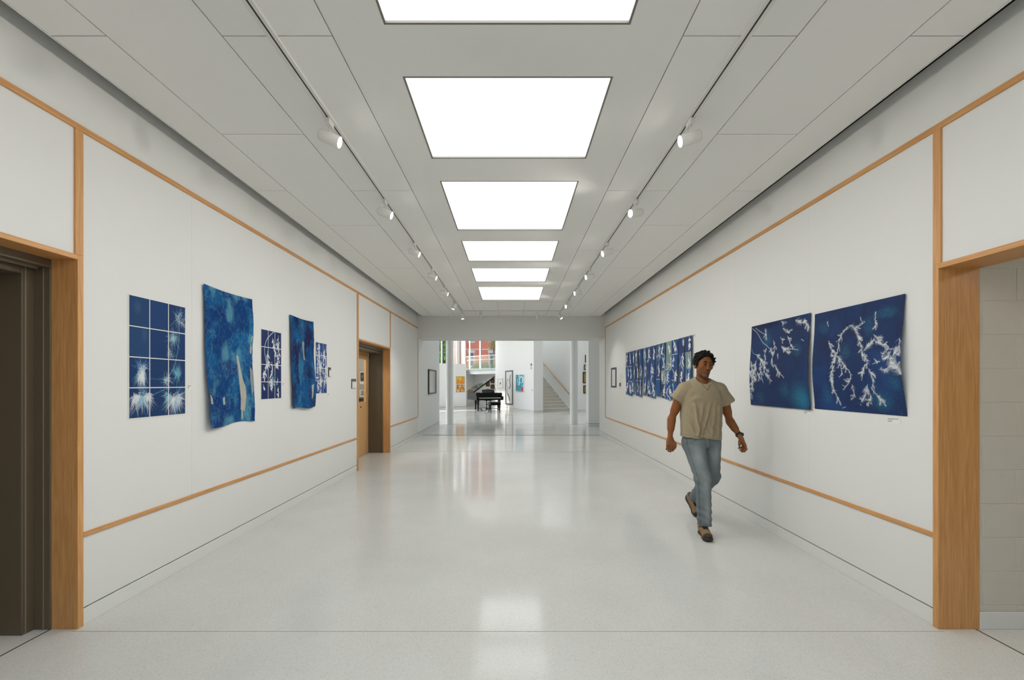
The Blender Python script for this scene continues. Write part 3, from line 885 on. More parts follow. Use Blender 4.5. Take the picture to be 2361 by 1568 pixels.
# ---------- dyed cloths
def cloth_art(name, y0, y1, z0, z1, dark, mid, light, purple, patches, seed, label, curl):
    rng = np.random.default_rng(seed)
    w, h = y1 - y0, z1 - z0
    W_, Hh = int(w * 300), int(h * 260)
    cv = Cv(W_, Hh, dark)
    n1 = fbm(Hh, W_, 3, 6, rng); n2 = fbm(Hh, W_, 5, 6, rng, 0.7); n3 = fbm(Hh, W_, 4, 5, rng)
    cv.mixn((n1 - 0.42) * 4.5, mid, 0.9)
    cv.mixn((n2 - 0.56) * 6, light, 0.7)
    cv.mixn((n3 - 0.50) * 5, purple, 0.75)
    n4 = fbm(Hh, W_, 6, 6, rng, gain=.7); n5 = fbm(Hh, W_, 9, 5, rng, gain=.7)
    cv.mixn(np.clip(1 - np.abs(n4 - .5) * 16, 0, 1) ** 2 * (n1 > .44), light, 0.45)
    cv.mixn(np.clip(1 - np.abs(n5 - .5) * 18, 0, 1) ** 2, dark, 0.45)
    cv.mixn((fbm(Hh, W_, 26, 4, rng, gain=.8) - .5) * 3, light * 0.6, 0.35)
    # crease marks of the dye bath
    for _ in range(150):
        x, y = rng.random() * W_, rng.random() * Hh; a = rng.choice([0.9, 2.2, 1.5]) + (rng.random() - .5) * .5; l = 6 + 30 * rng.random()
        cv.stroke(x, y, x + l * math.cos(a), y + l * math.sin(a), 0.5, 0.2, light if rng.random() < 0.6 else dark, 0.3)
    for (pts, c) in patches:
        q = [(px * W_, py * Hh) for px, py in pts]
        P = np.array(q)
        X, Y = np.meshgrid(np.arange(W_) + .5, np.arange(Hh) + .5)
        ins = np.zeros((Hh, W_), bool)
        for i in range(len(P)):
            (xa, ya), (xb, yb) = P[i], P[i - 1]
            cnd = ((ya > Y) != (yb > Y)) & (X < (xb - xa) * (Y - ya) / (yb - ya + 1e-9) + xa)
            ins ^= cnd
        tex = fbm(Hh, W_, 14, 3, rng)
        cv.mixn(ins * (0.75 + 0.5 * tex), c, 0.92)
    r = empty(name, (XL, (y0 + y1) / 2, z0)); tag(r, label, 'artwork', 'dyed cloths on the door side wall')
    ph = rng.random(4) * 6
    nz = fbm(Hh, W_, 5, 4, rng) - 0.5
    def fn(u, v):
        nn = nz if np.ndim(u) == 2 else 0.0
        off = 0.016 + curl * (0.020 * v ** 1.3 * (0.5 + 0.5 * np.sin(3.1 * v + ph[0])) + 0.014 * np.sin(5.0 * u + 4 * v + ph[1]) * v + 0.018 * (1 - u) ** 3 * v) + 0.011 * nn
        off = np.maximum(off, 0.004)
        yy = -w / 2 + w * u + (0.035 * v + 0.010 * np.sin(7 * v + ph[2]) * v) * 1.0 + 0.008 * np.sin(11 * v + ph[3]) * u
        zz = h * (1 - v) - 0.012 * np.sin(math.pi * u) * (1 - v) + 0.012 * np.sin(6 * u + ph[1]) * v
        return off, yy, zz
    c_ = sheet('cloth', cv.a, fn, M['cloth'], r)
    md = c_.modifiers.new('solid', 'SOLIDIFY'); md.thickness = 0.0015
    for uu in (0.015, 0.985):
        o_, y_, z_ = fn(np.array(uu), np.array(0.008))
        MB(Matrix.Translation((float(o_) + 0.002, float(y_), float(z_)))).lathe([(0.004, 0), (0.004, 0.003), (0.002, 0.004)], 8, Matrix.Rotation(math.pi / 2, 4, 'Y')).build('pin', M['darkmetal'], r)
    return r
CRM = L3(186, 182, 168); CRM2 = L3(150, 158, 156)
cloth_art('dyed_cloth', 3.565, 4.235, 1.10, 2.318, L3(18, 62, 118), L3(26, 98, 150), L3(96, 158, 178), L3(28, 44, 108),
  [([(.60, .47), (.64, .48), (.74, .66), (.80, .72), (.82, .80), (.78, .92), (.68, .90), (.68, .80), (.66, .70)], CRM),
   ([(.955, .30), (.985, .30), (.95, .36), (.98, .40), (.96, .45), (.93, .44), (.94, .38)], CRM),
   ([(.02, .76), (.06, .79), (.07, .83), (.03, .83)], CRM), ([(.26, .79), (.30, .78), (.31, .84), (.27, .84)], CRM),
   ([(.70, .90), (.73, .91), (.75, .97), (.72, .99)], CRM), ([(.93, .55), (.99, .58), (.99, .75), (.94, .78), (.92, .66)], CRM2)], 5,
  'tall blue-green dyed cloth with cream torn patches between two sheet grids', 1.0)
cloth_art('dyed_cloth', 4.955, 5.54, 1.175, 2.285, L3(26, 40, 86), L3(22, 84, 140), L3(60, 130, 168), L3(42, 34, 76),
  [([(.48, .25), (.58, .25), (.57, .33), (.60, .45), (.55, .46), (.51, .34)], CRM2), ([(.80, .74), (.90, .73), (.84, .88), (.78, .90)], CRM)], 9,
  'narrower purple-blue dyed cloth with two small pale patches', 0.8)

# ---------- two smaller twelve-sheet prints
rng = np.random.default_rng(21)
cv = Cv(0.39 * 1.3 * PPM, 0.744 * PPM, L3(22, 42, 96)); cv.mixn(fbm(cv.h, cv.w, 4, 4, rng) - 0.4, L3(20, 60, 100), 0.9)
cv.poly([tuple(p) for p in curve([(.62 * cv.w, 0), (.3 * cv.w, .12 * cv.h), (.16 * cv.w, .28 * cv.h), (.25 * cv.w, .5 * cv.h)])], 1.2, WHT, .9)
for x, y, l, a in ((.55, .1, 40, 80), (.75, .12, 60, 70), (.85, .05, 60, 90), (.6, .2, 40, 60), (.8, .3, 60, 100), (.3, .3, 70, 80), (.28, .42, 60, 95), (.5, .45, 50, 80), (.55, .55, 60, 90), (.48, .62, 60, 100), (.9, .35, 50, 110), (.12, .58, 40, 80), (.8, .68, 26, 90), (.85, .82, 40, 80), (.1, .78, 24, 70), (.5, .7, 36, 90)):
    leafy(cv, x * cv.w, y * cv.h, l, a, rng, WHT if rng.random() < .75 else PALE, 2.4, 11)
grid_art('cyanotype_grid', 4.40, 4.79, 1.306, 2.05, cv, 3, 4, 'small twelve-sheet dark blue print of leafy twigs between the two cloths')
cv = Cv(0.342 * 1.4 * PPM, 0.697 * PPM, L3(30, 70, 134)); cv.mixn(fbm(cv.h, cv.w, 4, 4, rng) - 0.4, L3(24, 56, 118), 0.9)
for k in range(40):
    x, y = rng.random(), (rng.random() ** 1.25) * 0.72
    leafy(cv, x * cv.w, y * cv.h, 22 + 40 * rng.random(), 60 + 60 * rng.random(), rng, WHT, 2.3, 8)
for x, y, l in ((.15, .74, 50), (.45, .7, 70), (.4, .62, 60)): leafy(cv, x * cv.w, y * cv.h, l, 85, rng, WHT, 4.0, 9)
grid_art('cyanotype_grid', 5.624, 5.966, 1.338, 2.035, cv, 3, 4, 'small twelve-sheet bright blue print crowded with white seaweed shapes')

# ---------- paired branch prints on the right wall
def paper_right(name, y_far, y_near, z0, z1, cv, label, seed, curl=1.0):
    r = empty(name, (XR, (y_far + y_near) / 2, z0)); tag(r, label, 'artwork', 'paired branch prints')
    w, h = y_far - y_near, z1 - z0
    rg = np.random.default_rng(seed); ph = rg.random(5) * 6
    jag = fbm(cv.h, 2, 2, 1, rg)[:, :1]
    j2 = (np.random.default_rng(seed + 1).random((cv.h, 2)).astype(np.float32) - .5) * 0.0035
    def fn(u, v):
        off = -(0.010 + curl * (0.020 * v * (1 - np.cos(2 * math.pi * v)) * .5 + 0.012 * (u ** 4 + (1 - u) ** 4) * np.sin(math.pi * v) + 0.006 * np.sin(5 * v + ph[0])*v))
        edge = (1 - u) ** 12 * j2[:, :1] + u ** 12 * j2[:, 1:]
        yy = w / 2 - w * u + edge - 0.010 * np.sin(math.pi * v + .4) * (1 - 2 * u)
        zz = h * (1 - v) + 0 * u
        return off, yy, zz
    c_ = sheet('print_sheet', cv.a, fn, M['print'], r)
    # face the corridor
    md = c_.modifiers.new('solid', 'SOLIDIFY'); md.thickness = 0.0008
    for uu in (0.02, 0.98):
        for vv in (0.02, 0.98):
            MB().lathe([(0.0045, 0), (0.0045, 0.003), (0.002, 0.004)], 8, Matrix.Translation((-0.014 - 0.006 * (vv > .5), w / 2 - w * uu, h * (1 - vv))) @ Matrix.Rotation(-math.pi / 2, 4, 'Y')).build('pin', M['darkmetal'], r)
    return r
rng = np.random.default_rng(33)
DK = L3(28, 50, 92); DK2 = L3(30, 38, 74); TEAL = L3(28, 108, 138)
# near print
cv = Cv(0.83 * 500, 0.80 * 500, DK)
def bgprint(cv, spots, rng):
    cv.mixn((fbm(cv.h, cv.w, 3, 5, rng) - 0.42) * 3, DK2, 0.8)
    cv.mixn((fbm(cv.h, cv.w, 3, 5, rng) - 0.52) * 4, L3(30, 66, 120), 0.7)
    for x, y, rx, ry, a in spots:
        cv.blob(x * cv.w, y * cv.h, rx * cv.w, ry * cv.h, TEAL, a * .6); cv.blob((x + .03) * cv.w, (y + .03) * cv.h, rx * .6 * cv.w, ry * .7 * cv.h, TEAL, a * .4)
        for _ in range(int(500 * rx * ry / 0.03)):
            px, py = rng.normal(x, rx * .5) * cv.w, rng.normal(y, ry * .5) * cv.h
            cv.stroke(px, py, px + 0.6, py, 0.45, 0.3, L3(90, 165, 185), 0.55)
    for _ in range(60):
        px, py = rng.random() * cv.w, rng.random() * cv.h
        cv.stroke(px, py, px + 0.4, py, 0.4, 0.4, L3(150, 190, 210), 0.8)
bgprint(cv, [(.83, .12, .16, .06, .5), (.4, .42, .1, .1, .35), (.18, .85, .08, .12, .35), (.78, .88, .16, .12, .5), (.92, .72, .08, .1, .45), (.12, .16, .09, .08, .35), (.66, .22, .08, .12, .3)], rng)
X = lambda p: [(a * cv.w, b * cv.h) for a, b in p]
# coordinates read in the plane of the sheet
for pts, nl, dn in (([(.46, .18), (.52, .23), (.56, .32), (.60, .42), (.62, .52)], 13, 1.6), ([(.46, .18), (.37, .24), (.33, .34), (.32, .44)], 9, 1.0),
    ([(.32, .42), (.27, .52), (.24, .58)], 13, 1.8), ([(.20, .30), (.24, .38), (.28, .43)], 12, 1.5), ([(.32, .46), (.40, .55), (.45, .60)], 13, 1.5),
    ([(.29, .55), (.24, .66), (.26, .78), (.31, .87), (.34, .94)], 12, 1.7), ([(.60, .46), (.66, .52), (.66, .60)], 13, 1.5), ([(.64, .56), (.61, .64), (.60, .70)], 12, 1.4),
    ([(.68, .60), (.72, .70), (.70, .78)], 11, 1.3), ([(.46, .60), (.48, .68), (.42, .76), (.38, .79)], 8, 1.0), ([(.49, .74), (.50, .80), (.51, .86)], 13, 1.3),
    ([(.66, .74), (.63, .82), (.58, .90)], 15, 1.7), ([(.65, .80), (.68, .86), (.63, .92)], 12, 1.3), ([(.70, .78), (.76, .86), (.82, .92)], 13, 1.4),
    ([(.62, .44), (.68, .39), (.72, .37)], 14, 1.7), ([(.74, .36), (.82, .40), (.86, .38)], 12, 1.5), ([(.73, .10), (.73, .18), (.74, .26)], 11, 1.2), ([(.72, .30), (.78, .36), (.84, .42)], 12, .8),
    ([(1.0, .66), (.93, .57), (.88, .51), (.82, .52)], 20, 2.4), ([(.92, .56), (.87, .60), (.84, .64)], 16, 1.8), ([(.90, .53), (.94, .48), (.97, .45)], 15, 1.6), ([(.92, .44), (.86, .45), (.82, .50)], 12, 1.3), ([(.80, .54), (.76, .55), (.72, .56)], 9, 1.0),
    ([(.52, .20), (.57, .20), (.62, .17)], 7, .8), ([(.57, .12), (.58, .16)], 7, 1.0), ([(.34, .50), (.38, .62), (.36, .66)], 9, .9), ([(.24, .62), (.30, .60)], 9, .9), ([(.17, .10), (.19, .16)], 7, .8), ([(.98, .36), (.98, .5)], 14, .9)):
    fir(cv, X(pts), nl * 1.45, rng, dn * 1.0)
for pts in ([(.60, .30), (.76, .70)], [(.5, .5), (.56, .7)]): pass
cv.stroke(.36 * cv.w, .97 * cv.h, .40 * cv.w, .955 * cv.h, .8, .5, WHT); cv.stroke(.42 * cv.w, .22 * cv.h, .5 * cv.w, .17 * cv.h, .6, .4, PALE); cv.stroke(.56 * cv.w, .92 * cv.h, .575 * cv.w, .935 * cv.h, .6, .4, WHT)
paper_right('branch_print', 3.577, 2.748, 1.262, 2.06, cv, 'larger navy print of hanging fir branches nearest the oak jamb', 4)
# far print
cv = Cv(0.90 * 480, 0.82 * 480, DK)
bgprint(cv, [(.85, .86, .2, .2, .9), (.9, .9, .12, .14, .9), (.3, .2, .12, .12, .45), (.82, .36, .1, .1, .4), (.62, .8, .12, .12, .35), (.2, .9, .1, .1, .25)], rng)
cv.blob(.3 * cv.w, .02 * cv.h, .4 * cv.w, .08 * cv.h, L3(14, 22, 56), .8)
X = lambda p: [(a * cv.w, b * cv.h) for a, b in p]
cv.poly([tuple(p) for p in curve(X([(.02, .03), (.12, .10), (.22, .22), (.30, .27), (.38, .33)]))], 0.9, WHT); cv.poly([tuple(p) for p in curve(X([(.08, .03), (.18, .09), (.26, .13)]))], 0.8, WHT); cv.poly([tuple(p) for p in curve(X([(.02, .28), (.06, .35), (.2, .38)]))], 0.7, PALE)
for pts, nl, dn in (([(.26, .06), (.29, .14), (.28, .20)], 11, 1.5), ([(.38, .30), (.40, .36), (.43, .40)], 13, 1.8), ([(.42, .22), (.45, .30), (.44, .38)], 10, 1.2), ([(.56, .30), (.64, .36), (.70, .40)], 13, 1.8), ([(.60, .33), (.74, .35), (.84, .37)], 9, 1.1),
    ([(.30, .30), (.27, .38), (.30, .44)], 11, 1.4), ([(.58, .10), (.64, .15), (.70, .17)], 11, 1.6), ([(.78, .04), (.86, .08), (.94, .09)], 14, 1.9), ([(.92, .06), (.96, .12), (1.0, .16)], 12, 1.5), ([(.66, .20), (.70, .26), (.72, .32)], 10, 1.4), ([(.55, .02), (.62, .06)], 9, 1.2), ([(.54, .20), (.60, .24)], 8, 1.2), ([(.88, .26), (.92, .28)], 8, 1.2),
    ([(.10, .36), (.22, .44), (.33, .50)], 12, 1.4), ([(.18, .40), (.28, .52), (.34, .60)], 13, 1.4), ([(.20, .46), (.22, .60), (.26, .72)], 13, 1.6), ([(.12, .44), (.10, .56), (.14, .66)], 14, 1.6), ([(.02, .44), (.06, .58), (.10, .70)], 16, 2.2), ([(.0, .56), (.05, .68), (.04, .82)], 15, 2.0), ([(.26, .58), (.36, .66), (.42, .70)], 11, 1.4),
    ([(.45, .50), (.54, .60), (.62, .66)], 11, 1.2), ([(.42, .40), (.40, .48), (.44, .54)], 10, 1.2), ([(.50, .38), (.52, .44)], 10, 1.3), ([(.02, .78), (.02, .92)], 9, 1.0), ([(.14, .58), (.20, .66)], 14, 1.8)):
    fir(cv, X(pts), nl * 1.45, rng, dn * 1.0)
paper_right('branch_print', 4.517, 3.617, 1.250, 2.082, cv, 'navy print of fir twigs with a teal stain in its lower corner', 6, 1.2)

# ---------- hanging of fourteen strips on a rod
rng = np.random.default_rng(57)
r = empty('strip_hanging', (XR, 7.7, 1.2)); tag(r, 'hanging of many narrow blue and white strips on a rod', 'artwork')
MB().tube([(-0.03, 9.47 - 7.7, 0.965), (-0.03, 5.90 - 7.7, 0.965)], 0.007, 8).build('rod', M['whitemetal'], r, True)
pxs = [(1446.3, 1452.4), (1453, 1460), (1461.6, 1467.4), (1467.8, 1475.5), (1476.3, 1483.7), (1485, 1494.3), (1496, 1504.3), (1504.7, 1513.7), (1517, 1527), (1528, 1539), (1540, 1553), (1554, 1566.7), (1568, 1582.4), (1584, 1599)]
BL1, BL2, GR = L3(34, 78, 134), L3(40, 56, 110), L3(130, 150, 146)
for i, (a, b) in enumerate(pxs):
    ya, yb = 2504.8 / (a - 1180.5), 2504.8 / (b - 1180.5)
    w = ya - yb; h = 0.93 + 0.02 * math.sin(i * 2.1)
    cv = Cv(max(24, w * 170), h * 190, BL1 if i % 3 else BL2)
    cv.mixn((fbm(cv.h, cv.w, 2, 4, rng) - .4) * 3, BL2, .7); cv.mixn((fbm(cv.h, cv.w, 2, 4, rng) - .55) * 4, L3(60, 120, 160), .6)
    blocks = {13: (1,), 10: (0, 1), 9: (2,)}.get(i, ())
    nseg = 4 if i > 8 else 3
    for s_ in range(nseg):
        y0_, y1_ = int(s_ * cv.h / nseg), int((s_ + 1) * cv.h / nseg)
        if s_ in blocks: cv.a[y0_:y1_] = cv.a[y0_:y1_] * .1 + GR * .9
        elif rng.random() < .4: cv.a[y0_:y1_] = cv.a[y0_:y1_] * .5 + (L3(46, 62, 100) if rng.random() < .5 else L3(30, 92, 146)) * .5
        if s_ and rng.random() < 0.35 and not blocks: cv.a[y0_:y0_ + 2] = L3(205, 212, 214)
        x, y = (0.2 + 0.6 * rng.random()) * cv.w, y0_ + 0.1 * (y1_ - y0_)
        if rng.random() < .9:
            lw = 2.6 if s_ in blocks else 1.4 + 1.6 * rng.random()
            leafy(cv, x, y, 0.75 * (y1_ - y0_), 70 + 40 * rng.random(), rng, WHT, lw, 10)
        if rng.random() < .6:
            fir(cv, [(rng.random() * cv.w, y0_), (rng.random() * cv.w, (y0_ + y1_) / 2), (rng.random() * cv.w, y1_)], 7, rng, 1.2)
    ph = rng.random(3) * 6; am = 0.010 + 0.012 * rng.random()
    yc, wd = (ya + yb) / 2 - 7.7, w * 0.97
    tw = 0.25 * (rng.random() - .5)
    def fn(u, v, yc=yc, wd=wd, ph=ph, am=am, h=h, tw=tw):
        wdv = wd * (1 - 0.12 * v * (0.5 + 0.5 * np.sin(6 * v + ph[2])))
        off = -(0.030 + am * np.sin(4.5 * v + ph[0]) * v + tw * (u - .5) * wd * v)
        yy = yc + wdv * (0.5 - u) + 0.018 * np.sin(5 * v + ph[1]) * v
        return np.minimum(off, -0.003), yy, 0.965 - h * v
    st = sheet('strip', cv.a, fn, M['print'], r)
    st.modifiers.new('solid', 'SOLIDIFY').thickness = 0.0008

# ---------- small wall labels
lab_tex = []
def wall_label(side, y, z, w, h, label, lines=3):
    x = XL if side < 0 else XR; s = -side
    r = empty('wall_label', (x, y, z)); tag(r, label, 'label', 'small exhibition labels')
    MB().box(0.0006 * s, 0.0022 * s, -w / 2, w / 2, -h / 2, h / 2).build('card', M['paper'], r)
    for k in range(lines):
        lw = w * (0.78 if k == 0 else 0.45 - 0.08 * k)
        zz = h * (0.28 - 0.26 * k)
        ya = -w * 0.42 if side < 0 else w * 0.42 - lw
        MB().box(0.0022 * s, 0.0024 * s, ya, ya + lw, zz - 0.0016, zz + 0.0016).build('text_line', M['signgrey'], r)
wall_label(-1, 3.43, 1.447, 0.045, 0.034, 'small white caption card beside the large pine needle print')
wall_label(-1, 4.84, 1.468, 0.05, 0.03, 'small white caption card right after the leafy twig print')
wall_label(-1, 6.03, 1.315, 0.07, 0.035, 'small white caption card below the seaweed print corner')
wall_label(1, 3.67, 1.225, 0.11, 0.036, 'small white caption card under the teal stained print')
wall_label(1, 2.845, 1.226, 0.105, 0.040, 'small white caption card under the larger branch print')
wall_label(1, 9.74, 1.62, 0.16, 0.05, 'small white caption card beside the strip hanging')

# framed notice with navy border and the text panel on the right wall
def text_canvas(w, h, c, rng, lines, x0=.12, x1=.88, y0=.08, y1=.92, ink=L3(150, 150, 150)):
    cv = Cv(w, h, c)
    for k in range(lines):
        y = (y0 + (y1 - y0) * k / lines) * h
        if k % 6 == 5: continue
        cv.stroke(x0 * w, y, (x0 + (x1 - x0) * (0.75 + .25 * rng.random())) * w, y, .5, .5, ink, .55)
    return cv
r = empty('framed_notice', (XR, 10.66, 1.38)); tag(r, 'navy bordered framed text sheet near the lobby end', 'notice')
w, h = 0.52, 0.50
f = MB(); f.box(-0.012, -0.001, -w / 2, w / 2, 0, .045); f.box(-0.012, -0.001, -w / 2, w / 2, h - .05, h); f.box(-0.012, -0.001, -w / 2, -w / 2 + .08, .045, h - .05); f.box(-0.012, -0.001, w / 2 - .08, w / 2, .045, h - .05)
f.build('border', mat('navy_border', (44, 66, 88), .6, vary=.15, vary_scale=40), r)
cvt = text_canvas(70, 90, L3(226, 226, 220), rng, 22)
sheet('text_sheet', cvt.a, lambda u, v: (-0.006 + 0 * u, (w / 2 - .08) - (w - .16) * u, h - .05 - (h - .095) * v), M['print'], r)
r = empty('text_panel', (XR, 10.02, 1.27)); tag(r, 'tall white text panel with a small dark photo beside the navy notice', 'notice')
MB().box(-0.005, -0.0008, -.15, .15, 0, .46).build('board', M['paper'], r)
cvt = text_canvas(60, 92, L3(230, 229, 224), rng, 24, ink=L3(178, 178, 175)); cvt.a[46:64, 14:42] = L3(96, 62, 62); cvt.blob(28, 54, 10, 9, L3(40, 36, 40), .8)
sheet('printed_text', cvt.a, lambda u, v: (-0.0056 + 0 * u, .148 - .296 * u, .458 - .456 * v), M['print'], r)

# room signs beside the wooden door
def room_sign(y, z, w, h, label):
    r = empty('room_sign', (XL, y, z)); tag(r, label, 'sign')
    MB().box(0.0006, 0.012, -w / 2, w / 2, -h / 2, h / 2).build('back_plate', M['signgrey'], r, bevel=.001)
    MB().box(0.012, 0.014, -w / 2 + .012, w / 2 - .004, -h / 2 + .004, h / 2 - h * .28).build('insert_card', M['paper'], r)
    MB().box(0.014, 0.0143, -w * .3, w * .15, h * .1, h * .13).build('text_line', mat('sign_red', (150, 70, 60), .6), r)
    MB().box(0.014, 0.0143, -w * .2, w * .2, -h * .36, -h * .34).build('text_line', M['signgrey'], r)
room_sign(6.05, 1.640, 0.075, 0.135, 'small grey and white room sign beside the seaweed print')
room_sign(6.975, 1.475, 0.19, 0.155, 'larger grey and white room sign beside the wooden door')

# framed picture on the lobby side wall
def framed(name, T, w, h, depth, fw, fm, a, label, group=None, inner='print', matw=0.0):
    """frame in local xz plane facing -y"""
    r = bpy.data.objects.new(name, None); r.empty_display_size = .1; link(r); r.matrix_world = T
    tag(r, label, 'picture', group)
    f = MB()
    f.box(-w / 2, w / 2, -depth, 0, 0, fw); f.box(-w / 2, w / 2, -depth, 0, h - fw, h)
    f.box(-w / 2, -w / 2 + fw, -depth, 0, fw, h - fw); f.box(w / 2 - fw, w / 2, -depth, 0, fw, h - fw)
    f.build('frame', fm, r)
    if matw > 0: MB().box(-w / 2 + fw, w / 2 - fw, -depth * .45, -0.002, fw, h - fw).build('mat_board', M['mat_board'], r)
    d = depth * (.5 if matw else .4)
    g = fw + matw
    sheet('picture_sheet', a, lambda u, v: (-w / 2 + g + (w - 2 * g) * u, -d + 0 * u, h - g - (h - 2 * g) * v), M[inner], r)
    return r
rng = np.random.default_rng(71)
cv = Cv(40, 50, L3(222, 222, 214)); cv.blob(30, 25, 14, 30, L3(205, 206, 198), .8); cv.stroke(31, 2, 33, 48, 1.2, 1.2, L3(120, 120, 112), .8)
TL = Matrix.Translation((XL + 0.001, 13.78, 1.15)) @ Matrix.Rotation(math.pi / 2, 4, 'Z')
framed('framed_picture', TL, 1.24, 0.78, 0.04, 0.034, M['blackframe'], cv.a, 'black framed pale picture on the lobby side wall')

# office posters are on the end wall (facing the viewer), seen through the pane
def poster_y(x, z0, w, h, a, label):
    r = empty('poster', (x, 9.798, z0)); tag(r, label, 'poster')
    MB().box(-w / 2, w / 2, -.004, -.001, 0, h).build('sheet', M['paper'], r)
    sheet('picture_sheet', a, lambda u, v: (-w / 2 + w * (.1 + .8 * u), -0.0046 + 0 * u, h * (.95 - .72 * v)), M['print'], r)
cv = Cv(30, 36, L3(60, 70, 44)); cv.mixn((fbm(36, 30, 5, 3, rng) - .5) * 5, L3(120, 90, 70), .8); cv.mixn((fbm(36, 30, 4, 3, rng) - .55) * 6, L3(30, 26, 22), .9); cv.blob(12, 16, 7, 10, L3(170, 150, 140), .6)
poster_y(-3.462, 1.465, 0.125, 0.285, cv.a, 'white bordered photo poster behind the door pane')
cv = Cv(30, 36, L3(206, 202, 192)); cv.blob(16, 14, 8, 10, L3(180, 120, 96), 1, .5); cv.blob(16, 32, 14, 12, L3(120, 140, 150), 1, .5); cv.blob(16, 7, 8, 5, L3(110, 80, 60), .8)
poster_y(-3.465, 1.165, 0.13, 0.17, cv.a, 'small pale portrait sheet behind the door pane')
cb = empty('office_cabinet', (-4.0, 9.5, 0)); tag(cb, 'dark blue cabinet in the room behind the wooden door', 'cabinet')
MB().box(-.9, .9, -.25, .25, 0, 1.14).build('body', mat('navy_cabinet', (46, 48, 66), .5), cb, bevel=.01)
MB().box(-.9, .9, -.27, .27, 1.14, 1.16).build('top', M['signgrey'], cb)

# ------------------------------------------------------------------ lobby, turned 23 degrees from the corridor
TH = math.radians(23)
U = Vector((math.cos(TH), math.sin(TH), 0)); NN = Vector((-math.sin(TH), math.cos(TH), 0))
def frame(origin, extra=0.0):
    return Matrix.Translation(Vector((origin[0], origin[1], 0))) @ Matrix.Rotation(TH + extra, 4, 'Z')
ZR = 7.0
# flank walls of the lobby
fl = MB(); fl.box(-16, XL - 0.161, YH1 - .1, YH1 + .1, 0, ZR)
struct(fl.build('wall_lobby_flank', M['lobby']), 'white wall flanking the corridor mouth on the door side', 'wall')
fl = MB(); fl.box(XR + 0.161, 16, YH1 - .1, YH1 + .1, 0, ZR)
struct(fl.build('wall_lobby_flank_right', M['lobby']), 'white wall flanking the corridor mouth on the print side', 'wall')
struct(bx('wall_lobby_right', 10.0, 10.2, YH1, 36, 0, ZR, M['lobby']), 'white outer wall of the lobby past the stair', 'wall')

# back wall with ledge, corner P0
P0 = (-2.77, 25.6)
T0 = frame(P0)
bw = MB(T0); bw.box(-9, 0, 0, 0.25, 0.108, 2.65)
o = struct(bw.build('wall_back', M['lobby']), 'low white back wall behind the piano with the yellow paintings', 'wall')
MB(T0).box(-9, 0, .004, .25, 0.0, .108).build('base_panel', M['base'], o)
MB(T0).box(-9, 0, .002, .006, .09, .108).build('reveal_strip', M['reveal'], o)
MB(T0).box(-9, 0.0, -.002, .002, .20, .206).build('groove', M['joint_l'], o)

# recess under the gallery
A = Vector((-3.03, 28.3, 0)); B = Vector((-1.02, 26.35, 0))
dirAB = (B - A).normalized(); angAB = math.atan2(dirAB.y, dirAB.x); LAB = (B - A).length
TA = Matrix.Translation(A) @ Matrix.Rotation(angAB, 4, 'Z')
g = MB(TA); g.box(-0.05, LAB + 3.0, 0.0, 0.25, 2.10, 2.47)
struct(g.build('wall_gallery_edge', M['lobby']), 'white edge of the upper gallery under the glass rail', 'wall')
sl = MB(); sl.prism([(-11, 24.2), (-4.4, 24.98), (-2.75, 25.75), (-2.95, 28.45), (-0.9, 26.45), (2.0, 27.0), (6, 30), (6, 35), (-11, 35)], 2.30, 2.44)
struct(sl.build('ceiling_recess', M['lobby']), 'white gallery slab above the recess', 'ceiling')
rw = MB(TA); rw.box(-.3, LAB + 1.2, 0.75, 0.9, 0.0, 2.3); rw.box(-.3, -.06, -2.0, .8, 0, 2.3)
struct(rw.build('wall_recess', M['lobby']), 'shaded white wall of the recess behind the piano', 'wall')

# glass rail on the gallery edge
gr = empty('glass_rail', A + Vector((0, 0, 2.40))); gr.rotation_euler = (0, 0, angAB)
tag(gr, 'clear glass balustrade with white handrail on the upper gallery', 'railing')
n = 4
for k in range(n + 1):
    a = k * LAB / n
    MB().box(a + .006, a + LAB / n - .006, -.03, -.012, -.10, .86).build('pane', M['railglass'], gr)
MB().tube([(-.02, -.02, .88), (LAB + .8, -.02, .88)], .022, 8).build('top_rail', M['whitemetal'], gr, True)
MB().tube([(-.02, .05, .64), (LAB + .8, .05, .64)], .017, 8).build('hand_rail', M['whitemetal'], gr, True)
for k in range(6):
    a = (k + .5) * LAB / 4
    MB().tube([(a, -.02, .64), (a, .05, .64)], .008, 6).build('bracket', M['darkmetal'], gr)

# windows: one on the ledge of the back wall, one behind the gallery
def s_at(T, px):
    k = (px - 1180.5) / F_PX; o_ = T.translation      # where a mullion of the survey falls along the run
    return (k * o_.y - o_.x) / (U.x - k * U.y)
def window_run(name, T, z0, z1, edges, wid, label):
    w_ = empty(name, (T.translation.x, T.translation.y, z0), TH); struct(w_, label, 'window')
    h_ = z1 - z0
    for i, e_ in enumerate(edges):
        hw = wid.get(i, .06) / 2
        MB().box(e_ - hw, e_ + hw, -.05, .03, 0, h_).build('mullion', M['whitemetal'], w_)
        if i in wid: MB().box(e_ + hw, e_ + hw + .05, -.03, .04, 0, h_).build('mullion_gasket', M['darkmetal'], w_)
    for a_, b_ in zip(edges[:-1], edges[1:]):
        MB().box(a_ + .06, b_ - .06, -.006, .006, .02, h_ - .02).build('pane', M['glass'], w_)
    MB().box(edges[0], edges[-1], -.05, .03, -.02, .03).build('sill_rail', M['whitemetal'], w_)
    MB().box(edges[0], edges[-1], -.05, .03, h_ - .05, h_).build('head_rail', M['whitemetal'], w_)
TW1 = frame(P0) @ Matrix.Translation((0, 0.12, 0)); TW2 = frame(P0) @ Matrix.Translation((0, 3.7, 0))
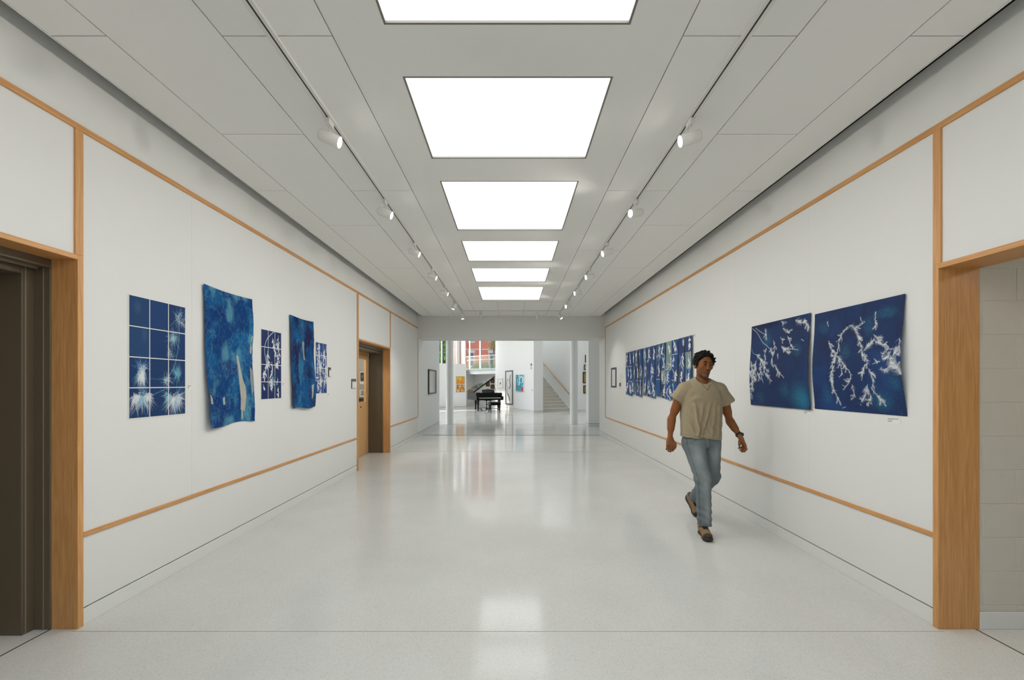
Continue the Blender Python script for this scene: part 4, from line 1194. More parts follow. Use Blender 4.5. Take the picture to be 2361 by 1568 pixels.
window_run('window_1', TW1, 2.655, 4.85, [-8.95, -6.6, s_at(TW1, 1018.6), s_at(TW1, 1036), s_at(TW1, 1056.2), -0.03], {2: .07, 4: .19}, 'ledge window above the back wall with white mullions')
window_run('window_4', TW2, 2.45, 6.95, [-.25, s_at(TW2, 1083), s_at(TW2, 1107), s_at(TW2, 1150), 6.5], {2: .075}, 'tall gallery window behind the glass rail')
hw_ = MB(T0); hw_.box(-9, 0, 0, .25, 4.85, ZR); hw_.box(-.12, 0, .25, 3.75, 4.85, ZR)  # second box: unseen upper return, added to keep sun off the picture wall
MB(T0).box(-.07, -.05, .25, 3.7, 2.45, 4.85).build('pane_return', M['glass'], bpy.data.objects['wall_back'])
struct(hw_.build('wall_back_upper', M['lobby']), 'white wall above the ledge window', 'wall')
# left glass wall of the lobby
w2 = empty('window_2', (-11.2, 18.0, 0)); struct(w2, 'tall side window wall of the lobby', 'window')
for k in range(8): MB().box(-.05, .05, -5.5 + k * 1.6 - .03, -5.5 + k * 1.6 + .03, .3, 6.9).build('mullion', M['whitemetal'], w2)
for k in range(7): MB().box(-.006, .006, -5.5 + k * 1.6 + .03, -5.5 + k * 1.6 + 1.57, .3, 6.9).build('pane', M['glass'], w2)
wx = MB(); wx.box(-11.3, -11.1, YH1, 36, 0, .3); wx.box(-11.3, -11.1, YH1, 36, 6.9, 7)
struct(wx.build('wall_lobby_sill', M['lobby']), 'white sill under the side window wall', 'wall')
# lobby roof; its opening takes an unseen glowing panel added to brighten the lobby
rf = MB(); rf.box(-11.3, 10.2, YH1, 15.0, ZR, ZR + .3); 
bk = [T0 @ Vector(p) for p in ((0, .28, 0), (0, 3.8, 0), (6.5, 3.8, 0))]; bl = T0 @ Vector((-9.2, .28, 0))
rf.prism([(-11.3, 21.5), (10.2, 21.5), (10.2, 31.5), (bk[2].x, bk[2].y), (bk[1].x, bk[1].y), (bk[0].x, bk[0].y), (bl.x, bl.y), (-11.3, bl.y)], ZR, ZR + .3); rf.box(-11.3, -7.0, 15, 21.5, ZR, ZR + .3); rf.box(6.0, 10.2, 15, 21.5, ZR, ZR + .3)
for k in range(1, 8): rf.box(-7 + k * 1.625 - .06, -7 + k * 1.625 + .06, 15, 21.5, ZR, ZR + .3)
struct(rf.build('ceiling_lobby', M['lobby']), 'high white lobby ceiling with an added glowing panel', 'ceiling')
sk = MB(); sk.box(-7, 6, 15, 21.5, ZR + .31, ZR + .33)
struct(sk.build('lobby_fill_panel', mat('lobby_fill_glow', (255, 255, 255), .5, emit=(248, 253, 255), emit_s=LOBBY_FILL_EMIT)), 'glowing panel added in the lobby ceiling to brighten the lobby', 'window')

# columns and pier
def column(name, x, y, rad, z0, z1, label):
    o = MB(Matrix.Translation((x, y, 0))).lathe([(rad + .004, z0), (rad + .004, z0 + .012), (rad, z0 + .014), (rad, z1)], 40).build(name, M['col'], None, True)
    struct(o, label, 'column')
column('column', -2.28, 15.46, 0.135, 0, ZR, 'round white column by the dark framed picture')
column('column', 2.262, 15.46, 0.137, 0, ZR, 'round white column in front of the stair')
c3 = T0 @ Vector((0.0, 0.6, 0)); kx = (1069.5 - 1180.5) / F_PX
column('column', kx * 26.6, 26.6, 0.10, 2.44, ZR, 'slim round white column standing on the upper gallery')
pr = MB(); pr.box(2.634, 3.35, 14.55, 15.06, .108, ZR); po = struct(pr.build('wall_pier', M['lobby']), 'square white pier at the print side of the lobby', 'wall')
bx('reveal_strip', 2.638, 3.346, 14.554, 15.056, .092, .11, M['reveal'], po); bx('base_panel', 2.634, 3.35, 14.55, 15.06, 0, .098, M['base'], po)

# picture wall: left cheek of the stair
W0 = (1.09, 21.25); TWP = frame(W0)
LW = 5.44
pw_ = MB(TWP); pw_.box(0, .525, 0, LW, .108, ZR)
pwo = struct(pw_.build('wall_picture', M['lobby']), 'tall white wall with the scroll picture beside the stair', 'wall')
MB(TWP).box(.004, .521, .004, LW, .09, .11).build('reveal_strip', M['reveal'], pwo); MB(TWP).box(0, .525, 0, LW, 0, .098).build('base_panel', M['base'], pwo)

# staircase
st = empty('staircase', (TWP @ Vector((.525, .55, 0)))); st.rotation_euler = (0, 0, TH); tag(st, 'straight pale stone stair rising behind the columns', 'stairs')
SW, TR, RI = 1.86, .285, .168
for k in range(18):
    MB().box(0.001, SW, k * TR, (k + 1) * TR + .02, max(0, (k - 1) * RI), (k + 1) * RI - .03).build('riser', M['step'], st)
    MB().box(0.001, SW, k * TR - .022, (k + 1) * TR, (k + 1) * RI - .03, (k + 1) * RI).build('tread', M['step'], st, bevel=.004)
# sloped white stringer along the right wall
sp = [(-.03, 0.02), (-.03, .20), (18 * TR, 18 * RI + .22), (18 * TR, 18 * RI - .2)]
sg = MB(); vs = [(SW - .03, y_, z_) for y_, z_ in sp] + [(SW, y_, z_) for y_, z_ in sp]
sg.add(vs, [(0, 1, 2, 3), (7, 6, 5, 4), (0, 4, 5, 1), (1, 5, 6, 2), (2, 6, 7, 3), (3, 7, 4, 0)]); sg.build('skirt_board', M['base'], st)
TS = frame(TWP @ Vector((.525 + SW, .0, 0)))
sew = MB(TS); sew.box(-2.0, -.001, 6.2, 6.4, 0, ZR)
struct(sew.build('wall_stair_end', M['lobby']), 'white end wall at the top of the stair', 'wall')
sly = MB(TS); sly.box(-1.75, -.1, .3, 6.0, ZR - .02, ZR - .005)  # unseen emissive panel added to brighten the stairwell
struct(sly.build('stair_fill_panel', mat('stair_fill_glow', (255, 255, 255), .5, emit=(248, 253, 255), emit_s=2.4)), 'glowing panel added above the stair to brighten the stairwell', 'window')
srw = MB(TS); srw.box(0.0, .2, .38, 8, 0, ZR)
struct(srw.build('wall_stair', M['lobby']), 'white wall carrying the wooden stair handrail', 'wall')
hr = empty('stair_handrail', (TWP @ Vector((.525 + SW, .55, 0)))); hr.rotation_euler = (0, 0, TH); tag(hr, 'sloping wooden handrail on the stair wall', 'handrail')
sl_ = RI / TR
def hz(y_): return .90 + .10 + y_ * sl_
MB().tube([(-.07, -.1, hz(-.1)), (-.07, 4.6, hz(4.6))], .021, 10).build('rail', M['oakH'], hr, True)
for y_ in (.35, 1.55, 2.75, 3.95):
    MB().tube([(-.07, y_, hz(y_) - .02), (-.06, y_, hz(y_) - .07), (-.001, y_, hz(y_) - .09)], .008, 6).build('bracket', M['darkmetal'], hr)

# wall with the stack of frames, past the stair
fwl = MB(); fwl.box(3.35, 9.99, 22.0, 22.2, .108, ZR)
fo = struct(fwl.build('wall_frames', M['lobby']), 'white wall with the stacked brown frames past the column', 'wall')
bx('reveal_strip', 3.352, 9.98, 22.004, 22.19, .092, .11, M['reveal'], fo); bx('base_panel', 3.35, 9.99, 22.0, 22.2, 0, .098, M['base'], fo)

# ---- pictures of the lobby
def noise_cv(w, h, cols, rng, base=4):
    cv = Cv(w, h, L3(*cols[0]))
    for c in cols[1:]:
        cv.mixn((fbm(h, w, base, 4, rng) - .52) * 7, L3(*c), .9)
    return cv
rng = np.random.default_rng(101)
def wallpos(T, s, z, yoff=-.001):
    return T @ Matrix.Translation((s, yoff, z))
def s_on(T, px):
    k = (px - 1180.5) / F_PX; o_ = T.translation; d_ = (T.to_3x3() @ Vector((1, 0, 0)))
    return (k * o_.y - o_.x) / (d_.x - k * d_.y)
for z, seed, cols, lb in ((1.48, 1, [(236, 196, 60), (240, 150, 60), (226, 210, 90), (150, 120, 40), (240, 120, 70)], 'upper of the two small yellow abstract paintings'),
                      (.985, 2, [(240, 186, 80), (230, 120, 80), (244, 224, 200), (200, 70, 60), (110, 60, 50)], 'lower of the two small yellow and red abstract paintings')):
    rg = np.random.default_rng(seed); cvp = noise_cv(44, 34, cols, rg, 6)
    s_ = (s_on(T0, 1052) + s_on(T0, 1070.7)) / 2; w_ = s_on(T0, 1070.7) - s_on(T0, 1052)
    framed('painting', wallpos(T0, s_, z), w_, .435, .03, .012, mat('ochre_frame', (150, 120, 60), .5), cvp.a, lb, 'yellow paintings')
# small white picture, scroll, blue painting on the picture wall (its left face looks to -u)
TPL = TWP @ Matrix.Rotation(-math.pi / 2, 4, 'Z')      # local +x runs toward the viewer along the wall, facing -u
def pspan(pa, pb): return s_on(TPL, pa), s_on(TPL, pb)
def zat(T, s, py):
    p = T @ Vector((s, 0, 0)); return H_CAM + (885 - py) * p.y / F_PX
def put(name, pa, pb, ya, yb, depth, fw, fm, a, lb, matw=0.0):
    s0, s1 = pspan(pa, pb); sm = (s0 + s1) / 2
    z1, z0 = zat(TPL, sm, ya), zat(TPL, sm, yb)
    return framed(name, wallpos(TPL, sm, z0), abs(s1 - s0), z1 - z0, depth, fw, fm, a, lb, None, 'print', matw)
cv = Cv(30, 44, L3(232, 232, 228)); cv.blob(16, 24, 4, 8, L3(30, 30, 30), 1, .6)
put('framed_picture', 1148, 1160, 871.5, 894, .05, .05, M['whitemetal'], cv.a, 'small white framed ink sketch beside the scroll picture')
cv = Cv(50, 150, L3(234, 234, 230)); INK = L3(110, 112, 112)
for pts, r_ in (([(36, 18), (30, 34), (30, 48), (33, 64), (28, 76), (22, 80)], 2.2), ([(40, 14), (34, 26), (37, 50), (36, 68), (30, 80)], 1.0), ([(20, 44), (11, 36), (7, 50), (9, 68), (16, 76)], 1.0), ([(10, 84), (8, 98), (16, 110), (24, 122), (28, 134)], 1.6), ([(14, 104), (22, 112), (30, 130), (27, 136)], 1.2)):
    cv.poly([tuple(p) for p in curve(pts)], r_, INK, .8)
put('framed_picture', 1166.4, 1182.8, 854.3, 932.8, .04, .065, mat('grey_frame', (92, 94, 92), .4), cv.a, 'tall grey framed scroll of flowing ink strokes')
rg = np.random.default_rng(5); cv = noise_cv(50, 70, [(110, 190, 205), (60, 140, 190), (150, 220, 225), (90, 120, 170), (50, 150, 130)], rg, 4)
cv.mixn((fbm(70, 50, 12, 3, rg) - .5) * 5 * np.linspace(0, 1.4, 70)[:, None] ** 2, L3(70, 70, 120), .8)
cv.blob(38, 60, 8, 12, L3(205, 70, 70), 1, .4); cv.poly([tuple(p) for p in curve([(26, 14), (34, 8), (42, 16), (40, 30)])], 2.5, L3(220, 235, 240), .8); cv.poly([tuple(p) for p in curve([(18, 2), (22, 20), (20, 42)])], 2.5, L3(190, 235, 235), .8)
put('painting', 1191, 1209, 863.8, 903, .06, .006, M['whitemetal'], cv.a, 'blue and teal abstract painting with a red patch')
# wall devices on the picture wall
for pa, ya, yb, lb, m_ in ((1225.2, 838.2, 843.6, 'small dark wall device above its paler twin on the picture wall', 'signgrey'), (1225.2, 846.5, 851.4, 'small pale wall device beside the picture wall corner', 'stone'), (1227.3, 898.2, 900.4, 'tiny grey wall button near the picture wall corner', 'stone')):
    s_ = s_on(TPL, pa); r = bpy.data.objects.new('wall_device', None); link(r); z0 = zat(TPL, s_, yb); r.matrix_world = wallpos(TPL, s_, z0); tag(r, lb, 'device')
    h_ = zat(TPL, s_, ya) - z0
    MB().box(-.06, .06, -.03, 0, 0, h_).build('housing', M[m_], r, bevel=.004); MB().box(-.03, .03, -.034, -.03, h_ * .3, h_ * .6).build('window', M['whitemetal'], r)

# brown frames in the recess and on the far right wall
def small_frames(T, items, grp):
    for pa, pb, ya, yb, fm, cols, lb in items:
        s0, s1 = s_on(T, pa), s_on(T, pb); sm = (s0 + s1) / 2
        z1, z0 = zat(T, sm, ya), zat(T, sm, yb)
        rg = np.random.default_rng(int(pa * 7 + ya)); cvp = noise_cv(24, 28, cols, rg, 5)
        framed('framed_picture', wallpos(T, sm, z0), s1 - s0, z1 - z0, .04, min(.07, (s1 - s0) * .16), M[fm], cvp.a, lb, grp)
TR_ = TA @ Matrix.Translation((0, .75, 0))
BR = [(96, 76, 50), (150, 136, 104), (60, 44, 30)]
small_frames(TR_, [(1121, 1129.2, 879.5, 891, 'brownframe', BR, 'brown framed dark picture nearest the piano lid in the recess'),
                   (1132, 1140.2, 872.5, 883.5, 'brownframe', BR, 'brown framed dark picture above its twin at the recess corner'),
                   (1132, 1140.2, 886.5, 897, 'brownframe', BR, 'brown framed dark picture below its twin at the recess corner')], 'brown frames in the recess')
TF = Matrix.Translation((3.35, 22.0, 0))
PG = [(206, 202, 190), (190, 186, 172)]; TN = [(176, 146, 96), (150, 120, 76)]; DKp = [(60, 52, 44), (40, 34, 28)]
small_frames(TF, [(1348.6, 1357, 818.5, 836, 'blackframe', DKp, 'topmost dark frame beside the pier'),
                  (1346.0, 1357, 840.8, 853, 'brownframe', PG, 'small pale print framed in brown, second from the top beside the pier'),
                  (1343.4, 1358, 857.6, 883.4, 'brownframe', TN, 'tall tan picture in brown frame, third from the top beside the pier'),
                  (1344.6, 1358, 888.6, 907, 'brownframe', TN, 'lowest tan picture in dark brown frame beside the pier')], 'frames stacked beside the pier')

# ------------------------------------------------------------------ grand piano
PF = Vector((-1.22, 22.68, 0))
pn = empty('grand_piano', PF, TH); tag(pn, 'black lacquered grand piano with raised lid in the lobby', 'piano')
def outline(y0):
    c = [(.74, y0)] + [tuple(p) for p in curve([(.74, .62), (.66, .88), (.42, 1.10), (.20, 1.32), (.06, 1.58), (-.16, 1.78), (-.46, 1.82), (-.66, 1.74), (-.74, 1.56)], 5)] + [(-.74, y0)]
    return c
MB().prism(outline(.0), .60, .985).build('case', M['black'], pn)
kb = MB(); kb.box(-.76, .76, -.16, .02, .60, .70); kb.box(-.76, -.63, -.16, .02, .70, .80); kb.box(.63, .76, -.16, .02, .70, .80)
kb.build('keybed', M['black'], pn, bevel=.006)
MB().box(-.62, .62, -.145, -.005, .70, .728).build('white_keys', M['ivory'], pn)
bk = MB()
for k in range(52):
    if k % 7 in (2, 6): continue
    x_ = -.62 + (k + 1) * 1.24 / 52; bk.box(x_ - .006, x_ + .006, -.095, -.006, .728, .742)
bk.build('black_keys', M['black'], pn)
MB().box(-.63, .63, -.012, .0, .742, .90).build('fallboard', M['black'], pn)
# music desk
dsk = [tuple(p) for p in curve([(-.35, 0), (-.355, .13), (-.33, .175), (-.18, .185), (0, .215), (.18, .185), (.33, .175), (.355, .13), (.35, 0)], 5)]
md_ = MB(Matrix.Translation((.02, .20, .985)) @ Matrix.Rotation(math.radians(72), 4, 'X')); md_.prism(dsk, -.012, .012); md_.build('music_desk', M['black'], pn)
# lid raised on the bass-side hinge, front flap folded back on it
TLd = Matrix.Translation((-.74, 0, .99)) @ Matrix.Rotation(math.radians(-35), 4, 'Y') @ Matrix.Translation((.74, 0, 0))
MB(TLd).prism(outline(.36), 0, .03).build('lid', M['black'], pn)
MB(TLd).box(-.72, .73, .36, .70, .032, .06).build('lid_flap', M['black'], pn)
MB().box(-.74, -.5, .02, .34, .985, 1.0).build('lid_rest', M['black'], pn)
e1 = TLd @ Vector((.62, .75, 0)); MB().tube([(.66, .62, .98), tuple(e1)], .010, 8).build('lid_prop', M['black'], pn, True)
plt = MB(); plt.prism([(x_ * .93, .18 + (y_ - .18) * .95) for x_, y_ in outline(.3)], .986, .988); plt.build('plate', M['brass'], pn)
def leg(x_, y_, base):
    l = MB(Matrix.Translation((x_, y_, 0)))
    l.lathe([(.045, .075), (.05, .085), (.035, .11), (.05, .30), (.075, .52), (.085, .60)], 4, Matrix.Rotation(math.pi / 4, 4, 'Z'))
    o = l.build('leg', M['black'], pn)
    w = MB(Matrix.Translation((x_, y_, 0)))
    w.lathe([(.036, -.012), (.036, .012)], 14, Matrix.Translation((.0, .0, .037)) @ Matrix.Rotation(math.pi / 2, 4, 'Y'))
    w.build('caster', M['darkmetal'], o)
    bx_ = MB(Matrix.Translation((x_, y_, 0))); bx_.box(-.05, .05, -.05, .05, .06, .08); bx_.build('leg_foot', M['black'], o)
leg(-.60, .10, 0); leg(.60, .10, 0); leg(-.30, 1.42, 0)
# transport dolly bars with one large wheel
dl = MB(); dl.tube([(-.56, .16, .12), (-.2, .62, .16), (.1, .62, .16), (.56, .16, .12)], .016, 6); dl.tube([(-.1, .62, .16), (-.3, 1.36, .12)], .016, 6)
dl.build('dolly_bar', M['darkmetal'], pn)
MB().lathe([(.03, -.02), (.075, -.018), (.08, 0), (.075, .018), (.03, .02)], 18, Matrix.Translation((-.42, .06, .08)) @ Matrix.Rotation(math.radians(70), 4, 'Y')).build('dolly_wheel', M['darkmetal'], pn, True)
ly = MB(); ly.box(-.02, .02, .12, .16, .14, .60, Matrix.Translation((-.10, 0, 0))); ly.box(-.02, .02, .12, .16, .14, .60, Matrix.Translation((.10, 0, 0))); ly.box(-.16, .16, .08, .20, .08, .15); ly.box(-.2, .2, .08, .24, .56, .60); ly.box(-.12, .12, .12, .16, .34, .38)
lyo = ly.build('pedal_lyre', M['black'], pn)
for x_ in (-.07, 0, .07): MB().box(x_ - .012, x_ + .012, -.02, .10, .085, .095).build('pedal', M['brass'], lyo, bevel=.003)
pb = empty('piano_bench', (-.90, 21.62, 0), TH); tag(pb, 'black piano bench standing before the keyboard', 'bench')
MB().box(-.28, .28, -.17, .17, .38, .50).build('seat_box', M['black'], pb, bevel=.008); MB().box(-.29, .29, -.18, .18, .50, .55).build('cushion', M['felt'], pb, bevel=.018)
for sx in (-1, 1):
    for sy in (-1, 1):
        MB(Matrix.Translation((sx * .24, sy * .135, 0))).lathe([(.018, 0), (.022, .02), (.024, .2), (.034, .38)], 8).build('leg', M['black'], pb, True)

# ------------------------------------------------------------------ outside
gz = 2.30
gd = MB(); gd.box(-70, 50, 36.2, 110, gz - .3, gz)
gdo = struct(gd.build('ground_street', M['pave']), 'paved street level outside the window wall', 'ground')
MB().box(-40, 30, 36.3, 44, gz, gz + .03).build('lawn_strip', M['lawn'], gdo)
br = empty('brick_building', (-6.5, 52, gz)); tag(br, 'red brick building with pale window surrounds across the street', 'building')
MB().box(-4.6, 5.2, 0, 10, 0, 11).build('wall', M['brick'], br)
MB().box(-4.7, 5.3, -.08, .0, 3.35, 3.47).build('string_course', M['stone'], br)
MB().box(-4.8, 5.4, -.3, 10.2, 11, 11.5).build('cornice', M['stone'], br)
for xw in (-3.6, -1.05, 1.5, 4.0):
    for zb in (1.35, 4.35, 7.3):
        w = MB(Matrix.Translation((xw, 0, zb))); w.box(-.34, .34, -.02, .05, 0, 1.65); wo = w.build('window', M['whitemetal'], br)
        for zz in (.04, .86): MB(Matrix.Translation((xw, 0, zb))).box(-.29, .29, -.035, -.02, zz, zz + .75).build('pane', M['dglass'], wo)
        MB(Matrix.Translation((xw, 0, zb))).box(-.46, .46, -.10, .0, 1.65, 1.93).build('lintel', M['stone'], wo)
        MB(Matrix.Translation((xw, 0, zb))).box(-.44, .44, -.12, .0, -.14, 0).build('sill', M['stone'], wo)
dp = MB(); dp.tube([(.60, -.08, 0), (.60, -.08, 11)], .05, 8); dp.build('downpipe', M['darkmetal'], br, True)

def foliage(name, clumps, n, size, m, parent, seed):
    rg = np.random.default_rng(seed); V = []; 
    for cx, cy, cz, rx, ry, rz in clumps:
        d = rg.normal(size=(n, 3)); d /= np.linalg.norm(d, axis=1)[:, None]
        p = d * (rg.random((n, 1)) ** .45) * np.array([rx, ry, rz]) + np.array([cx, cy, cz])
        a = rg.normal(size=(n, 3)); a /= np.linalg.norm(a, axis=1)[:, None]
        b = np.cross(a, rg.normal(size=(n, 3))); b /= np.linalg.norm(b, axis=1)[:, None]
        s = size * (.6 + .8 * rg.random((n, 1)))
        V.append(np.stack([p - a * s, p - b * s * .5, p + a * s, p + b * s * .5], 1).reshape(-1, 3))
    V = np.concatenate(V); Fq = np.arange(len(V)).reshape(-1, 4)
    o = mesh_np(name, V, Fq, m, parent); o['kind'] = 'stuff'; return o
def tree(x, y, h, m, clumps, label, seed, n=900, size=.11):
    t = empty('tree', (x, y, gz)); tag(t, label, 'tree')
    MB().tube([(0, 0, -.02), (.05, 0, h * .35), (-.05, .05, h * .7)], [.12, .09, .04], 8).build('trunk', M['bark'], t, True)
    foliage('foliage', clumps, n, size, m, t, seed)
tree(-6.3, 38.5, 4.5, M['leafA'], [(0, 0, 1.4, 1.0, 1, 1.2), (-.6, .2, 2.6, 1.0, 1, 1.2), (-.1, 0, 3.6, 1.1, 1, 1.1), (-1.4, 0, 2, 1, 1, 1.5)], 'fresh green tree outside the window by the dark framed picture', 1, 1400)
tree(-1.75, 40.5, 4.2, M['leafB'], [(.2, 0, 3.0, .8, .8, .8), (.75, 0, 3.7, .9, .9, .8), (1.4, 0, 3.1, .9, .9, 1.1), (.9, 0, 4.4, .9, .9, .7)], 'olive brown tree outside beyond the glass rail', 2, 900, .10)
for i, (x_, y_, lb) in enumerate(((-3.0, 39.6, 'low green shrub outside at the brick building side of the glass rail'), (-1.2, 38.0, 'low green shrub outside beside the picture wall'))):
    s_ = empty('shrub', (x_, y_, gz)); tag(s_, lb, 'shrub'); foliage('foliage', [(0, 0, .5, .75, .6, .55), (.4, 0, .8, .5, .5, .45), (-.3, .1, .75, .45, .5, .4)], 900, .07, M['leafC'], s_, 30 + i)
    MB().tube([(0, 0, 0), (0, 0, .5)], .03, 6).build('stem', M['bark'], s_)
# ------------------------------------------------------------------ the walking person: implicit surfaces meshed with surface nets
def smin(a, b, k):
    h = np.clip(0.5 + 0.5 * (b - a) / k, 0, 1)
    return b + (a - b) * h - k * h * (1 - h)

class Prim:
    def __init__(s, f, c, r, k=0.02, op='u'):
        s.f, s.c, s.r, s.k, s.op = f, np.array(c, np.float32), r, k, op

def cap(a, b, ra, rb, k=0.02, op='u'):
    a = np.array(a, np.float32); b = np.array(b, np.float32); ab = b - a; L2 = float(ab @ ab) + 1e-9
    def f(P):
        t = np.clip(((P - a) @ ab) / L2, 0, 1)
        return np.linalg.norm(P - a - t[:, None] * ab, axis=1) - (ra + (rb - ra) * t)
    return Prim(f, (a + b) / 2, math.sqrt(L2) / 2 + max(ra, rb), k, op)

def ell(c, r, k=0.02, op='u', R=None):
    c = np.array(c, np.float32); r = np.array(r, np.float32)
    def f(P):
        q = P - c
        if R is not None: q = q @ R      # R columns are the local axes
        k0 = np.linalg.norm(q / r, axis=1); k1 = np.linalg.norm(q / (r * r), axis=1) + 1e-9
        return k0 * (k0 - 1) / k1
    return Prim(f, c, float(r.max()), k, op)

def field(prims, P, cull=True):
    d = np.full(len(P), 1e3, np.float32)
    if cull and len(P):
        lo, hi = P.min(0), P.max(0); bc = (lo + hi) / 2; br = float(np.linalg.norm(hi - lo)) / 2
    for p in prims:
        if cull and p.op == 'u' and np.linalg.norm(bc - p.c) > br + p.r + 0.05: continue
        v = p.f(P)
        if p.op == 'u': d = smin(d, v, p.k) if p.k > 0 else np.minimum(d, v)
        elif p.op == 's': d = -smin(-d, v, p.k)
        elif p.op == 'i': d = np.maximum(d, v)
        elif p.op == 'a': d = d + v
    return d

def surf(prims, h, margin=0.03):
    us = [p for p in prims if p.op == 'u']
    lo = np.min([p.c - p.r for p in us], 0) - margin; hi = np.max([p.c + p.r for p in us], 0) + margin
    B = 12
    nb = np.ceil((hi - lo) / (h * B)).astype(int)
    bi = np.stack(np.meshgrid(*[np.arange(n) for n in nb], indexing='ij'), -1).reshape(-1, 3)
    cen = (lo + (bi + 0.5) * B * h).astype(np.float32)
    dc = np.full(len(cen), 1e3, np.float32)
    for p in us:
        near = np.linalg.norm(cen - p.c, axis=1) < p.r + B * h * 2
        if near.any(): dc[near] = np.minimum(dc[near], p.f(cen[near]))
    act = bi[dc < B * h * 1.3 + 0.03]
    N = nb * B + 2
    g = np.stack(np.meshgrid(*[np.arange(B + 1)] * 3, indexing='ij'), -1).reshape(-1, 3)
    ids, pos, quads = [], [], []
    lin_ = lambda I: (I[:, 0].astype(np.int64) * N[1] + I[:, 1]) * N[2] + I[:, 2]
    corners = [(i, j, k) for i in (0, 1) for j in (0, 1) for k in (0, 1)]
    eds = [(a, b) for a in range(8) for b in range(a + 1, 8) if sum(abs(corners[a][t] - corners[b][t]) for t in range(3)) == 1]
    for b0 in act:
        I0 = b0 * B
        P = (lo + (I0 + g) * h).astype(np.float32)
        D = field(prims, P).reshape(B + 1, B + 1, B + 1)
        if D.min() > 0 or D.max() < 0: continue
        c8 = np.stack([D[i:B + i, j:B + j, k:B + k] for i, j, k in corners], -1)
        neg = c8 < 0
        m = neg.any(-1) & ~neg.all(-1)
        ci = np.argwhere(m)
        if len(ci) == 0: continue
        v8 = c8[m]
        acc = np.zeros((len(ci), 3)); cnt = np.zeros(len(ci))
        for a, b in eds:
            va, vb = v8[:, a], v8[:, b]; cr = (va < 0) != (vb < 0)
            t = np.where(cr, va / (va - vb + 1e-12), 0)
            pa, pb = np.array(corners[a]), np.array(corners[b])
            acc += np.where(cr[:, None], pa + t[:, None] * (pb - pa), 0); cnt += cr
        ids.append(lin_(ci + I0 + 1)); pos.append(lo + (ci + I0 + acc / cnt[:, None]) * h)
        # faces on owned edges
        for ax in range(3):
            o1, o2 = [(1, 2), (2, 0), (0, 1)][ax]
            sl0 = D[:B, :B, :B]
            sh = [0, 0, 0]; sh[ax] = 1
            sl1 = D[sh[0]:B + sh[0], sh[1]:B + sh[1], sh[2]:B + sh[2]]
            s0, s1 = sl0 < 0, sl1 < 0
            e = np.argwhere(s0 != s1)
            if len(e) == 0: continue
            flip = s1[tuple(e.T)]
            G = e + I0 + 1
            d1 = np.zeros(3, int); d1[o1] = 1; d2 = np.zeros(3, int); d2[o2] = 1
            q = np.stack([lin_(G - d1 - d2), lin_(G - d2), lin_(G), lin_(G - d1)], 1)
            q[flip] = q[flip][:, ::-1]
            quads.append(q)
    ids = np.concatenate(ids); pos = np.concatenate(pos); quads = np.concatenate(quads)
    ids, ui = np.unique(ids, return_index=True); pos = pos[ui]
    qi = np.searchsorted(ids, quads); qi = np.minimum(qi, len(ids) - 1)
    ok = (ids[qi] == quads).all(1)
    return pos.astype(np.float32), qi[ok]

def relax(V, Q, it=2, lam=0.5):
    e = np.concatenate([Q[:, [0, 1]], Q[:, [1, 2]], Q[:, [2, 3]], Q[:, [3, 0]]])
    e = np.concatenate([e, e[:, ::-1]])
    n = np.bincount(e[:, 0], minlength=len(V)).astype(np.float32)[:, None] + 1e-6
    for _ in range(it):
        s = np.stack([np.bincount(e[:, 0], weights=V[e[:, 1], k], minlength=len(V)) for k in range(3)], 1)
        V = (V * (1 - lam) + lam * s / n).astype(np.float32)
    return V

PX, PY = 1.93, 4.30
# --- head frame
HC = np.array([0.020, -0.004, 1.664], np.float32)
HR = np.array((Euler((math.radians(9), math.radians(6), 0)).to_matrix().to_4x4()).to_3x3()) 
HR = np.array(Matrix.Rotation(math.radians(1), 3, 'Z') @ Matrix.Rotation(math.radians(5), 3, 'Y') @ Matrix.Rotation(math.radians(6), 3, 'X'), dtype=np.float32)
def hd(p): return HC + HR @ np.array(p, np.float32)
def hell(c, r, k=.015, op='u'): return ell(hd(c), r, k, op, HR)
def hcap(a, b, ra, rb, k=.01, op='u'): return cap(hd(a), hd(b), ra, rb, k, op)

SK = []
# torso under the shirt, limbs
SK += [ell((0, .02, 1.30), (.160, .095, .19), .05), ell((0, .01, 1.08), (.150, .095, .17), .05), ell((.015, .02, .90), (.145, .10, .12), .05)]
SK += [cap((-.15, .015, 1.42), (.16, .015, 1.415), .048, .048, .05), cap((-.05, .03, 1.50), (-.16, .02, 1.45), .036, .036, .04), cap((.06, .03, 1.50), (.17, .02, 1.445), .036, .036, .04)]
SK += [cap((.006, .022, 1.44), tuple(hd((0, .024, -.07))), .058, .050, .025)]
SK += [cap((-.07, .0, .87), (-.062, -.15, .54), .075, .052, .03), cap((-.062, -.15, .54), (-.055, -.17, .10), .05, .036, .02), cap((-.055, -.17, .07), (-.085, -.28, .05), .032, .03, .02)]
SK += [cap((.105, .03, .87), (.14, .07, .52), .075, .052, .03), cap((.14, .07, .52), (.132, .50, .20), .05, .036, .02), cap((.13, .52, .17), (.122, .44, .07), .032, .03, .02)]
# arms
SHR, ELR, WRR = (-.188, .005, 1.412), (-.278, .075, 1.115), (-.306, .045, .925)
SHL, ELL_, WRL = (.198, .005, 1.408), (.322, .075, 1.09), (.346, -.070, .955)
def mixp(a, b, t): return tuple(np.array(a) * (1 - t) + np.array(b) * t)
for sh, el, wr in ((SHR, ELR, WRR), (SHL, ELL_, WRL)):
    SK += [cap(sh, el, .046, .034, .03), cap(mixp(sh, el, .35), mixp(sh, el, .7), .046, .038, .03), cap(el, wr, .034, .0245, .02), cap(mixp(el, wr, .15), mixp(el, wr, .5), .0365, .031, .03)]
